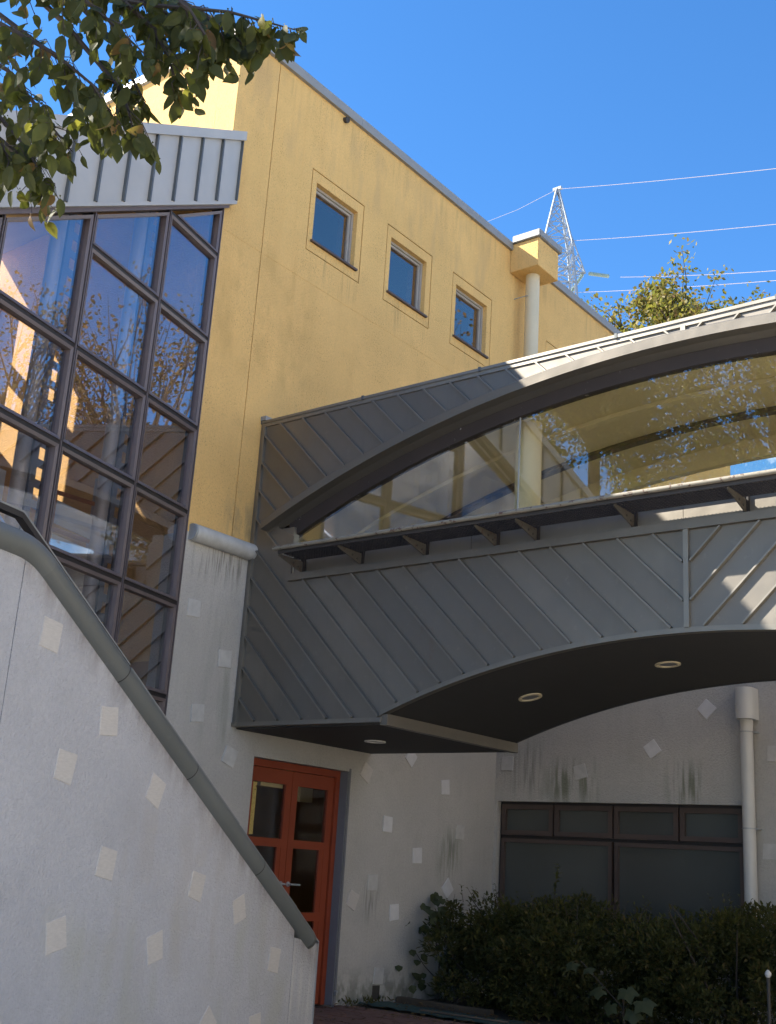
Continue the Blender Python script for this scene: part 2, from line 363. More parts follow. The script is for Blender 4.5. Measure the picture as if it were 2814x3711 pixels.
# ------------------------------------------------------------------ ground
g = MB(); g.add([(-900, -900, -.03), (900, -900, -.03), (900, 900, -.03), (-900, 900, -.03)], [(0, 1, 2, 3)])
g.build('ground', 'asphalt', kind='structure', recalc=False)
pv = MB(); pv.box(-.2, 6.5, 6.2, 9.86, -.026, -.012); PAVE = pv.build('brick_pavement', 'earth', kind='structure')
bm_ = MB(); bm_.box(-.098, .098, -.047, .047, 0, .022)
bo = bm_.build('brick', 'brick', PAVE, bevel=.004); bmesh_brick = bo.data
bpy.data.objects.remove(bo)
nb = 0
for j in range(18):
    for i in range(16):
        x = .12+i*.204+(.1 if j % 2 else 0); y = 8.06+j*.1
        if x > 2.9 or y > 9.82: continue
        if x > 1.9 and y > 9.55: continue
        o = inst(bmesh_brick, 'brick', (x, y, -.016+random.uniform(-.004, .002)), Matrix.Rotation(random.uniform(-.02, .02), 3, 'Z').to_quaternion(), PAVE); nb += 1
bed = MB(); bed.box(.0, 7, 9.9, 12.4, -.026, -.008); bed.build('planting_bed', 'earth', kind='structure')

# ------------------------------------------------------------------ main building (plane x=0 faces +x)
MAIN = thing('main_building', (-4, 12, 0), 'tall ochre stucco building with square windows above a grey base', 'building')
WX = lambda y, z, d: (-d, y, z)
TOP = 9.74
wins = [(8.26, 0), (9.635, 1), (11.02, 2), (13.385, 3)]
GW = .93; gr = .014
ys = [7.03, 20, 7.604, 7.614]; zs = [4.2, TOP, 7.365, 7.377]
for y0, _ in wins:
    ys += [y0, y0+gr, y0+.09, y0+.82, y0+GW-gr, y0+GW]
zs += [7.74, 7.74+gr, 7.88, 8.62, 8.76-gr, 8.76]
def dW(y, z):
    for y0, _ in wins:
        if y0 < y < y0+GW and 7.74 < z < 8.76:
            if y0+.09 < y < y0+.82 and 7.88 < z < 8.62: return None
            if y < y0+gr or y > y0+GW-gr or z < 7.74+gr or z > 8.76-gr: return .02
            return .002
    if 7.604 < y < 7.614 or 7.365 < z < 7.377: return .012 if 7.604 < y < 7.614 else .003
    return 0
mb = MB(); relief(mb, sorted(set(ys)), sorted(set(zs)), dW, WX, .3); mb.build('wall', 'yellow', MAIN, recalc=False)
# lower grey wall with the door opening
ys = cuts(7.03, 12.44, 8.2, 9.63); zs = cuts(-.03, 4.2, 2.27)
mb = MB(); relief(mb, ys, zs, lambda y, z: None if 8.2 < y < 9.63 and z < 2.27 else 0, WX, .3); mb.build('base_wall', 'grey', MAIN, recalc=False, label='stained grey stucco base wall')
# face S (plane y=7.03 faces -y)
mb = MB(); mb.box(-7, -.302, 7.03, 7.3, 3.0, TOP); mb.build('gable_wall', 'yellow', MAIN, label='sunlit ochre end wall above the glazed hall')
mb = MB(); mb.box(-7, -.302, 7.03, 7.3, 0, 2.998); mb.build('gable_base', 'innerdark', MAIN)
mb = MB(); mb.box(-7, -.302, 7.3, 20, 9.4, 9.6); mb.build('roof', 'coping', MAIN)
mb = MB(); mb.box(-7.2, -7, 7.03, 20, 0, TOP); mb.box(-7, 0, 20, 20.2, 0, TOP); mb.build('rear_wall', 'yellow', MAIN)
# copings, segmented
y = 6.985
while y < 20.1:
    y1 = min(y+2.0, 20.2)
    mb = MB(); mb.prism([(-.36, TOP-.0), (.035, TOP-.03), (.045, TOP-.03), (.045, TOP+.085), (-.36, TOP+.10)], lambda a, b_, k, y=y, y1=y1: (a, y+.004 if k == 0 else y1, b_)); mb.build('coping', 'coping', MAIN); y = y1
x = -.365
while x > -7.2:
    x1 = max(x-1.9, -7.2)
    mb = MB(); mb.prism([(7.36, TOP), (6.995, TOP-.03), (6.985, TOP-.03), (6.985, TOP+.085), (7.36, TOP+.10)], lambda a, b_, k, x=x, x1=x1: (x if k == 0 else x1+.004, a, b_)); mb.build('coping', 'coping', MAIN); x = x1
# little pipe stub high on the wall
mb = MB(); mb.tube([(-.02, 8.72, 9.66), (.05, 8.72, 9.64)], .035, 10); mb.build('vent_stub', 'joint', MAIN)
# windows
for y0, k in wins:
    a0, a1, b0, b1 = y0+.09, y0+.82, 7.88, 8.62
    w = bpy.data.objects.new('window', None); link(w, (-.1, (a0+a1)/2, b0), MAIN)
    f = MB()
    for (d0, d1, e) in ((.065, .17, .028), (.085, .18, .056)):
        o_ = 0 if e == .028 else .029
        f.box(-d1, -d0, a0+o_, a0+e, b0+o_, b1-o_); f.box(-d1, -d0, a1-e, a1-o_, b0+o_, b1-o_)
        f.box(-d1, -d0, a0+e, a1-e, b1-e, b1-o_); f.box(-d1, -d0, a0+e, a1-e, b0+o_, b0+e)
    f.build('frame', 'frame_light', w)
    p = MB(); p.box(-.112, -.106, a0+.054, a1-.054, b0+.054, b1-.054); p.build('pane', 'glassW', w)
    q = MB(); q.prism([(-.17, b0+.025), (.035, b0+.002), (.035, b0-.022), (-.17, b0-.002)], lambda a, b_, kk, a0=a0, a1=a1: (a, a0-.03 if kk == 0 else a1+.03, b_)); q.build('sill', 'bronze', w)
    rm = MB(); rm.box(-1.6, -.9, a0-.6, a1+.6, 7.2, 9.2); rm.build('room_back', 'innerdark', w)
# box on the wall with column below
mb = MB(); mb.box(.001, .45, 12.37, 12.92, 9.37, 9.80); CB = mb.build('corbel_box', 'yellow', MAIN, bevel=.006, label='ochre box jutting from the top of the wall')
mb = MB(); mb.box(.048, .49, 12.33, 12.96, 9.802, 9.91); mb.build('box_cap', 'coping', CB, bevel=.008)
mb = MB(); mb.tube([(.22, 12.62, 4.2), (.22, 12.62, 9.369)], .098, 20); mb.build('drain_column', 'pipecream', MAIN, smooth=True, label='cream round drain column under the box')
mb = MB(); mb.tube([(.22, 12.62, 8.0), (.22, 12.62, 8.06)], .104, 20); mb.build('pipe_collar', 'pipecream', MAIN, smooth=True)
mb = MB(); mb.tube([(.0, 12.5, 9.02), (.22, 12.5, 9.02)], .008, 6); mb.build('pipe_bracket', 'steel', MAIN)
# half-round tube between ochre and grey
mb = MB(); mb.tube([(.03, 7.08+.96*i/6, 4.198) for i in range(7)], .082, 20); mb.build('string_course', 'tubewhite', MAIN, smooth=True, label='stained white round moulding between ochre and grey wall')
mb = MB(); mb.tube([(.03, 7.06, 4.198), (.03, 7.078, 4.198)], .078, 20); mb.build('moulding_cap', 'steel', MAIN, smooth=True)
# wall tiles
WT = [(11.373, 2.265, 4.9), (10.327, 1.781, -2.8), (10.897, 1.485, 3), (7.871, 2.234, -18.6), (9.909, 2.288, -27.2), (11.71, 1.788, -1.8), (11.51, 1.153, 40.8), (10.13, 1.18, 1), (9.817, .998, -21.8), (10.532, .882, 4.7), (10.329, .257, -4.8), (10.685, 2.53, -39.4)]
for k, (y, z, an) in enumerate(WT): tile_at((.002, y, z), Vector((0, 1, 0)), Vector((0, 0, 1)), Vector((1, 0, 0)), an, MAIN, TILESL if k in (0, 1, 2, 9, 11, 6) else TILES if k in (8, 4) else TILESG, k)
for k, (y, z, an) in enumerate([(7.228, 3.509, 1.5), (7.679, 3.117, 3.6), (7.411, 2.571, 4.6)]): tile_at((.001, y, z), Vector((0, 1, 0)), Vector((0, 0, 1)), Vector((1, 0, 0)), an, MAIN, TILESG, k)
# small vent under the lowest tile
mb = MB(); mb.box(-.01, .004, 10.24, 10.36, .0+.03, .165); mb.build('wall_vent', 'joint', MAIN)
# door: recessed frame, two leaves
DO = bpy.data.objects.new('door', None); link(DO, (-.12, 8.91, 0), MAIN); DO['label'] = 'red double glazed door under the footbridge'
mb = MB(); mb.box(-.30, .003, 9.63, 9.66, 0, 2.3); mb.box(-.105, -.003, 9.612, 9.629, 0, 2.268); mb.build('jamb', 'jamb', DO)
f = MB(); f.box(-.2, -.10, 8.2, 8.26, 0, 2.268); f.box(-.2, -.10, 9.55, 9.61, 0, 2.268); f.box(-.2, -.10, 8.26, 9.55, 2.2, 2.268); f.build('door_frame', 'red', DO)
for (l0, l1, hs) in ((8.264, 8.902, -1), (8.908, 9.546, 1)):
    lf = MB(); s1, s0 = (l1-.085, l0+.085)
    rails = [(.01, .14), (.78, .86), (1.46, 1.54), (2.06, 2.196)]
    lf.box(-.17, -.125, l0, l0+.085, .01, 2.196); lf.box(-.17, -.125, l1-.085, l1, .01, 2.196)
    for r0, r1 in rails: lf.box(-.17, -.125, l0+.085, l1-.085, r0, r1)
    if hs > 0: lf.box(-.165, -.13, l1-.15, l1-.085, .14, 1.46)
    else: lf.box(-.165, -.13, l1-.14, l1-.085, .14, 1.46)
    lf.build('leaf_frame', 'red', DO)
    for r0, r1 in ((.14, .78), (.86, 1.46), (1.54, 2.06)):
        p = MB(); p.box(-.15, -.144, l0+.08, l1-.08, r0-.005, r1+.005); p.build('pane', 'glassD', DO)
    hy = l0+.05 if hs > 0 else l1-.05
    h = MB(); h.tube([(-.125, hy, 1.12), (-.075, hy, 1.12)], .011, 8); h.tube([(-.075, hy-.012*hs, 1.12), (-.075, hy+.12*hs, 1.118)], .010, 8); h.tube([(-.125, hy, 1.12), (-.119, hy, 1.12)], .026, 12); h.build('handle', 'steel', DO, smooth=True)
mb = MB(); mb.box(-.1, .02, 9.635, 9.656, .1, .125); mb.tube([(.0, 9.64, .13), (.03, 9.64, .13)], .014, 8); mb.build('door_stop', 'steel', DO)
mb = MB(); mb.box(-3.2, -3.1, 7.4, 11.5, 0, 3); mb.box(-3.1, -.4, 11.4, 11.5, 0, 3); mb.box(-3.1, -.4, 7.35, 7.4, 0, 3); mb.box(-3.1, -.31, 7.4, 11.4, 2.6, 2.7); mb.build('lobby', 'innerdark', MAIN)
mb = MB(); mb.box(-1.3, -1.25, 9.62, 10.12, 2.12, 2.55); mb.build('lobby_panel', 'poster', MAIN)
mb = MB(); mb.box(-1.3, -1.25, 10.28, 10.5, 2.0, 2.55); mb.build('lobby_panel', 'poster', MAIN)
mb = MB()
mb.tube([(-1.0, 9.76, 1.87), (-1.0, 9.76, 1.90), (-1.0, 9.76, 1.95), (-1.0, 9.76, 1.98)], [.012, .03, .026, .012], 10); mb.build('lamp_bulb', 'bulb', MAIN, smooth=True)
mb = MB(); mb.box(-.142, -.138, 8.352, 8.415, 1.56, 2.05); mb.build('painted_reflection_strip', 'sun_reflection', DO)  # strip on the pane painted as a sunlit reflection

# ------------------------------------------------------------------ glazed hall: plane turned 15 degrees, s runs towards the viewer
C0 = Vector((0, 7.03, 0)); GD = Vector((.25939, -.96577, 0)); GN = Vector((.96577, .25939, 0))
def GP(s, off, z): return C0+GD*s+GN*off+Vector((0, 0, z))
HALL = thing('glazed_hall', GP(2.5, -2, 0), 'hall with a slanting zinc eave band and tall mullioned glass wall', 'building')
head = lambda s: 7.596-.6085*s
zb = lambda s: 7.657-.603*s
zt = lambda s: 8.418-.612*s
mul = [-.035, .86, 1.89, 2.89, 3.9, 4.9, 5.6]
trs = [7.07, 6.14, 5.21, 4.375, 3.51, 2.66, 1.8, .95, .1]
fd = .05
for i, s in enumerate(mul):
    if s == mul[0]: s += .03
    mb = MB(GP); mb.box(s-.019, s+.019, -.13, -.012, 0, head(s)); mb.build('mullion_core', 'framedark', HALL)
    mb = MB(GP); mb.box(s-.005, s+.005, -.0119, .004, 0, head(s)); mb.build('mullion', 'frame', HALL)
for i in range(len(mul)-1):
    s0, s1 = mul[i], mul[i+1]
    if i == 0: s0 += .03
    cells = []; lim = [z for z in trs if z < head(s1)-.02]
    zs_ = sorted(lim)
    for a, b_ in zip(zs_[:-1], zs_[1:]): cells.append([(s0, a), (s1, a), (s1, b_), (s0, b_)])
    a = zs_[-1]
    if i == 0:
        zs_.append(7.06); cells.append([(s0, a), (s1, a), (s1, 7.06), (s0, 7.06)]); cells.append([(s0, 7.06), (s1-.03, 7.06), (s0, head(s0))])
    else: cells.append([(s0, a), (s1, a), (s1, head(s1)), (s0, head(s0))])
    ext = [z for z in trs if head(s1)-.02 <= z < head(s0)-.15 and z == 7.07 and i == 0]
    for z in zs_[1:]:
        mb = MB(GP); mb.box(s0+.013, s1-.013, -.11, -.012, z-.019, z+.019); mb.build('transom_core', 'framedark', HALL)
    if i == 0 and False: pass
    for c in cells:
        cx = sum(p[0] for p in c)/len(c)
        def ins(poly, e):
            out = []
            n = len(poly)
            for k in range(n):
                p0 = Vector(poly[k-1]); p1 = Vector(poly[k]); p2 = Vector(poly[(k+1) % n])
                d1 = (p1-p0).normalized(); d2 = (p2-p1).normalized(); n1 = Vector((-d1.y, d1.x)); n2 = Vector((-d2.y, d2.x))
                q = p1+(n1+n2)*(e/(1+n1.dot(n2))); out.append((q.x, q.y))
            return out
        o1 = ins(c, .020); o2 = ins(c, .048); wdw = bpy.data.objects.new('window', None); link(wdw, GP(cx, -.03, min(p[1] for p in c)), HALL)
        f = MB(GP)
        for k in range(len(c)):
            k2 = (k+1) % len(c)
            f.hexa([(o1[k][0], .0, o1[k][1]), (o1[k2][0], .0, o1[k2][1]), (o2[k2][0], -.008, o2[k2][1]), (o2[k][0], -.008, o2[k][1]),
                    (o1[k][0], -.07, o1[k][1]), (o1[k2][0], -.07, o1[k2][1]), (o2[k2][0], -.07, o2[k2][1]), (o2[k][0], -.07, o2[k][1])])
        f.build('frame', 'frame', wdw)
        o3 = ins(c, .043); p = MB(GP); p.prism(o3, lambda a, b_, k: (a, -.045-.006*k, b_)); p.build('pane', 'glassG', wdw)
# sloping head and zinc band
mb = MB(GP)
for (o0, o1_, d0, d1, mt) in ((-.10, .045, 0, .075, 'frame'),):
    sA, sB = -.03, 5.6
    mb.hexa([(sA, o0, head(sA)+d0), (sB, o0, head(sB)+d0), (sB, o1_, head(sB)+d0), (sA, o1_, head(sA)+d0), (sA, o0, head(sA)+d1), (sB, o0, head(sB)+d1), (sB, o1_, head(sB)+d1), (sA, o1_, head(sA)+d1)])
mb.build('head_rail', 'frame', HALL)
s = -.035; seam = []
while s < 5.6:
    s1 = min(s+.348, 5.62)
    o_ = random.uniform(0, .004); mb = MB(GP)
    mb.hexa([(s, .0, zb(s)), (s1, .0, zb(s1)), (s1, .098+o_, zb(s1)), (s, .098+o_, zb(s)), (s, .0, zt(s)-.05), (s1, .0, zt(s1)-.05), (s1, .098+o_, zt(s1)-.05), (s, .098+o_, zt(s)-.05)])
    mb.build('zinc_panel', 'zinc', HALL); seam.append(s); s = s1
for s in seam:
    mb = MB(GP); e = .011 if s > 0 else .006
    mb.hexa([(s-e, .099, zb(s)+.01), (s+e, .099, zb(s)+.01), (s+e, .128, zb(s)+.01), (s-e, .128, zb(s)+.01), (s-e, .099, zt(s)-.055), (s+e, .099, zt(s)-.055), (s+e, .128, zt(s)-.055), (s-e, .128, zt(s)-.055)])
    mb.build('seam', 'zinc_seam', HALL)
for nm, f0, h0, h1, ov in (('drip_edge', zb, -.03, .012, .112), ('eave_cap', zt, -.05, .055, .14)):
    mb = MB(GP); a, b_ = -.06, 5.64
    mb.hexa([(a, -.06, f0(a)+h0), (b_, -.06, f0(b_)+h0), (b_, ov, f0(b_)+h0), (a, ov, f0(a)+h0), (a, -.06, f0(a)+h1), (b_, -.06, f0(b_)+h1), (b_, ov, f0(b_)+h1), (a, ov, f0(a)+h1)])
    mb.build(nm, 'zinc', HALL)
# roof slab, far wall with windows that let the sun onto the end wall, end wall, floor
XB = -3.9
def back(s): # point on the rear line x=XB at same s-ish
    return Vector((XB+.2686*(s*.966), 7.03-.966*s, 0))
mb = MB()
for a, b_, h in ((.0, 5.6, .06),):
    P0 = GP(a, -.06, zt(a)-.06); P1 = GP(b_, -.06, zt(b_)-.06); Q1 = back(b_)+Vector((-.1, 0, zt(b_)-.06)); Q0 = back(a)+Vector((-.1, 0, zt(a)-.06)); dz = Vector((0, 0, -.12))
    mb.hexa([P0+dz, P1+dz, Q1+dz, Q0+dz, P0, P1, Q1, Q0])
mb.build('roof', 'zinc', HALL)
def BW(t, z, d): return (XB+.2686*t-d, 7.03-t, z)
mb = MB(); ts = cuts(0, 5.42, .30, 1.08, 1.2, 1.5, 2.05, 2.15, 3.05, 3.15, 4.05, 4.15, 5.2); zs_ = [0, 2.7, 2.9, 3.5, 3.6, 4.35, 4.45, 5.2, 5.3, 6.05, 6.92, 7.08, 7.75]
def dB(t, z):
    if .30 < t < 1.08 and (6.05 < z < 6.92 or 7.08 < z < 7.75): return None
    if (1.2 < t < 1.5) and (3.6 < z < 4.35 or 4.45 < z < 5.2): return None
    return 0
def dB2(t, z): return dB(t, z)
for i in range(len(ts)-1):
    for j in range(len(zs_)-1):
        t0, t1, z0, z1 = ts[i], ts[i+1], zs_[j], zs_[j+1]
        lim = zt(((t0+t1)/2)/.966)-.15
        if dB((t0+t1)/2, (z0+z1)/2) is None: continue
        if z0 > lim: continue
        za, zb_ = min(z1, zt(t0/.966)-.17), min(z1, zt(t1/.966)-.17)
        if za <= z0 or zb_ <= z0: continue
        mb.hexa([BW(t0, z0, 0), BW(t1, z0, 0), BW(t1, z0, .12), BW(t0, z0, .12), BW(t0, za, 0), BW(t1, zb_, 0), BW(t1, zb_, .12), BW(t0, za, .12)])
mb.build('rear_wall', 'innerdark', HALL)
mb = MB(); a = GP(5.6, -.02, 0); b_ = back(5.6)
mb.hexa([a, a+GD*.12, b_+GD*.12, b_, a+Vector((0, 0, zt(5.6)-.2)), a+GD*.12+Vector((0, 0, zt(5.6)-.2)), b_+GD*.12+Vector((0, 0, zt(5.6)-.2)), b_+Vector((0, 0, zt(5.6)-.2))]); mb.build('end_wall', 'yellow', HALL)
mb = MB(); a = GP(0, -.2, 2.4); b_ = GP(5.5, -.2, 2.4); c = back(5.5)+Vector((0, 0, 2.4)); d_ = back(0)+Vector((0, 0, 2.4)); k = Vector((0, 0, .15))
mb.hexa([a, b_, c, d_, a+k, b_+k, c+k, d_+k]); mb.build('floor_slab', 'floor', HALL)
# film-strip posts: perforated steel plates with round-edged square holes
def film(s, off, z0, z1):
    t = bpy.data.objects.new('film_strip_post', None); link(t, GP(s, off, z0), HALL)
    w = .155; hw, hh = .045, .052; cx = s-.0; pit = .1735
    mb = MB(GP); n = int((z1-z0)/pit)
    for (a0, a1) in ((s-w, s-hw), (s+hw, s+w)): mb.box(a0, a1, off-.004, off+.004, z0, z0+n*pit)
    for k in range(n+1):
        zc = z0+k*pit; lo = max(z0, zc-pit/2+hh); hi = min(z0+n*pit, zc+pit/2-hh)
        if hi > lo: mb.box(s-hw, s+hw, off-.004, off+.004, lo, hi)
    mb.build('perforated_plate', 'filmsteel', t)
    for sd in (-1, 1):
        mb = MB(GP); mb.box(s+sd*w-.012, s+sd*w+.012, off-.05, off+.05, z0, z0+n*pit); mb.build('flange', 'filmsteel', t)
    mb = MB(GP); mb.tube([(s+w+.075, off, z0), (s+w+.075, off, z0+n*pit)], .062, 14); mb.build('round_post', 'zinc', t, smooth=True)
film(1.68, -.35, 2.56, 6.75); film(.60, -.35, 2.56, 7.35); film(2.72, -.35, 2.56, 6.1)
# balustrade and boards seen through the glass
BAL = thing('glass_balustrade', GP(.3, -1.0, 2.55), 'orange framed glass balustrade behind the lower hall windows', 'balustrade')
mb = MB(GP); mb.tube([(.68, -1, 2.55), (.68, -1, 4.40), (.66, -1, 4.43), (.0, -1, 4.5)], .022, 8); mb.tube([(.68, -1, 4.08), (.0, -1, 4.12)], .022, 8); mb.tube([(.03, -1, 2.55), (.03, -1, 4.5)], .022, 8); mb.build('tube_frame', 'orange', BAL, smooth=True)
mb = MB(GP); mb.box(.05, .66, -1.005, -.998, 4.14, 4.36); mb.box(.05, .66, -1.005, -.998, 2.7, 4.04); mb.build('glass_panel', 'poster', BAL)
mb = MB(GP); mb.box(.06, .11, -1.03, -.97, 2.55, 4.75); mb.build('steel_post', 'steel', BAL)
t = MB(GP); t.box(-.32, -.2, -.92, -.90, 4.28, 4.62); tag(t.build('notice_board', 'poster'), 'pale blue notice board behind the right hand hall window', 'board')
t = MB(GP); t.box(-.5, -.28, -.98, -.86, 3.52, 3.72); tag(t.build('red_box', 'redbox'), 'red box behind the lowest hall window beside the wall', 'box')
t = MB(GP); t.tube([(-.28, -.8, 2.6), (-.28, -.8, 4.18), (-.33, -.82, 4.22)], .014, 8); t.tube([(-.40, -.84, 3.9), (-.40, -.84, 4.2)], .03, 8); tag(t.build('red_stand', 'redbox', smooth=True), 'thin red stand behind the right hand hall window', 'stand')
t = MB(GP); t.box(1.35, 1.6, -1.02, -1.0, 3.95, 4.4); tag(t.build('wall_poster', 'poster'), 'white poster standing behind the leftmost film strip post', 'poster')

# ------------------------------------------------------------------ stair parapet in front (plane parallel to the hall)
PF = 1.805
PAR = thing('stair_parapet', GP(2.4, PF, 0), 'grey stucco stair wall with inset stone tiles and fat grey tube rail', 'wall')
ax = [(6.5, 2.812), (4.10, 2.812), (.46, .785)]
topz = lambda s: 2.79 if s > 4.1 else 2.79-(4.1-s)*.5569
mb = MB(GP)
gaps = [(.305, .708), (.714, 4.157), (4.163, 6.5)]
for a, b_ in gaps:
    pl = [(a, -.03), (b_, -.03), (b_, topz(b_) if b_ != .708 else .80)]
    if a < 4.1 < b_: pl.append((4.1, 2.79))
    pl.append((a, topz(a) if a > .4 else .745))
    m2 = MB(GP); m2.prism(pl, lambda p, q, k: (p, PF-.14*k, q)); m2.build('wall_panel', 'parapet', PAR)
mb.box(.4, 6.4, PF-.13, PF-.012, -.03, .7); mb.box(4.1, 6.4, PF-.13, PF-.012, .7, 2.7); mb.build('joint_backing', 'joint', PAR)
# tube rail with a mitred bend, welded joints
cz = PF-.025
def arc_bend():
    pts = [(6.5, cz, 2.812), (4.35, cz, 2.812)]
    for k in range(7):
        u = k/6; p0 = Vector((4.24, 2.812)); p1 = Vector((4.10, 2.812)); p2 = Vector((3.98, 2.745))
        q = p0*(1-u)**2+p1*2*u*(1-u)+p2*u*u; pts.append((q.x, cz, q.y))
    return pts
jo = [4.0, 3.2, 2.35, 1.35, .46]
zl = lambda s: 2.812-(4.1-s)*.5569
mb = MB(GP); mb.tube(arc_bend(), .074, 24); mb.build('tube_rail', 'tube', PAR, smooth=True)
for a, b_ in zip(jo[:-1], jo[1:]):
    mb = MB(GP); a_ = a-.003 if a != 4.0 else 3.985
    mb.tube([(a_, cz, zl(a_)), (b_+.003, cz, zl(b_+.003))], .074, 24); mb.build('tube_rail', 'tube', PAR, smooth=True)
    if b_ > .5: mb = MB(GP); mb.tube([(b_+.003, cz, zl(b_+.003)), (b_-.003, cz, zl(b_-.003))], .0747, 24); mb.build('weld_ring', 'framedark', PAR, smooth=True)
mb = MB(GP); ends = [(.46, .074), (.43, .07), (.41, .055), (.40, .02)]
mb.tube([(s_, cz, zl(s_)) for s_, _ in ends], [r for _, r in ends], 24); mb.build('tube_end', 'tube', PAR, smooth=True)
# flat handrail bar behind the tube, in three lengths, on bent clips
ho = PF-.12
def bar(pts, name, mat, th):
    mb = MB(GP)
    for (sa, za), (sb, zb2) in zip(pts[:-1], pts[1:]):
        d = Vector((sb-sa, zb2-za)).normalized(); nn = Vector((-d.y, d.x))*th
        if nn.y < 0: nn = -nn
        mb.hexa([(sa-nn.x, ho-.025, za-nn.y), (sb-nn.x, ho-.025, zb2-nn.y), (sb-nn.x, ho+.025, zb2-nn.y), (sa-nn.x, ho+.025, za-nn.y), (sa+nn.x, ho-.025, za+nn.y), (sb+nn.x, ho-.025, zb2+nn.y), (sb+nn.x, ho+.025, zb2+nn.y), (sa+nn.x, ho+.025, za+nn.y)])
    mb.build(name, mat, PAR)
hz = lambda s: 3.02 if s > 4.12 else 3.02-(4.12-s)*.5569
for nm, dz, mt, th in (('handrail_bar', 0, 'coping', .005), ('handrail_shaded_front', -.022, 'framedark', .016)):  # dark lower piece paints the shaded front face of the bar
    bar([(6.4, 3.02+dz), (4.12, 3.02+dz), (3.0, hz(3.0)+dz)], nm, mt, th); bar([(2.98, hz(2.98)-.006+dz), (1.5, hz(1.5)-.006+dz)], nm, mt, th); bar([(1.48, hz(1.48)-.012+dz), (.52, hz(.52)-.012+dz), (.50, hz(.5)-.06+dz)], nm, mt, th)
for s_ in (5.2, 4.3, 3.5, 3.03, 2.9, 2.2, 1.55, 1.42, .75):
    mb = MB(GP); mb.tube([(s_, ho, hz(s_)-.01), (s_, ho, hz(s_)-.05), (s_, cz-.02, zl(min(s_, 4.1))+.075)], .007, 6); mb.build('handrail_clip', 'steel', PAR)
mb = MB(GP); mb.hexa([(.29, PF-.15, -.03), (.304, PF-.15, -.03), (.304, PF+.004, -.03), (.29, PF+.004, -.03), (.29, PF-.15, .75), (.304, PF-.15, .75), (.304, PF+.004, .75), (.29, PF+.004, .75)])
mb.hexa([(.29, PF-.15, .751), (.41, PF-.15, .815), (.41, PF+.004, .815), (.29, PF+.004, .751), (.29, PF-.15, .763), (.41, PF-.15, .827), (.41, PF+.004, .827), (.29, PF+.004, .763)]); mb.build('edge_trim', 'steel', PAR)
FT = [(3.875, 2.401, 5.3), (3.267, 2.023, -6.8), (3.603, 1.736, 7.3), (2.718, 1.683, 21.2), (3.123, 1.25, 7.8), (2.135, 1.14, 11.1), (1.566, .998, -18.5), (3.485, .877, -14.3), (2.535, .786, -14.2), (1.0, .658, 8.2), (1.2, .236, -7.6), (1.838, .309, 44.9), (4.35, 1.1, 12)]
for k, (s_, z, an) in enumerate(FT): tile_at(GP(s_, PF-.005, z), -GD, Vector((0, 0, 1)), GN, an*-1, PAR, TILES, k)
for k in range(11):
    s0 = .5+k*.33; mb = MB(GP); mb.box(s0, 6.4 if k == 10 else s0+.33, .06, PF-.16, -.03, .165*(k+1)); mb.build('step', 'asphalt', PAR)

# ------------------------------------------------------------------ covered footbridge
BR = thing('covered_footbridge', (4.54, 8.9, 2.5), 'grey metal clad footbridge with arched window and diagonal seams', 'footbridge')
XC = 4.54; Y0 = 7.87; Y1 = 9.95
def arcz(x, r, apex): return apex-(r-math.sqrt(r*r-(x-XC)**2))
bot = lambda x: arcz(x, 7.69, 3.113)
hood = lambda x: arcz(x, 10.2, 5.425)
def xs_(a, b_, n): return [a+(b_-a)*i/n for i in range(n+1)]
A = [(.07, 2.545), (1.76, 2.545), (1.76, bot(1.76))]+[(x, bot(x)) for x in xs_(1.9, XC-.02, 18)]
A += [(XC-.02, 3.85), (.575, 3.85), (.575, 4.30), (.26, 4.465)]+[(x, hood(x)) for x in xs_(.3, XC-.02, 30)]+[(XC-.02, 5.505), (.07, 5.505)]
def mirror(poly): return [(2*XC-x, z) for x, z in reversed(poly)]
KS = [2.838+.2935*k for k in range(-1, 30)]
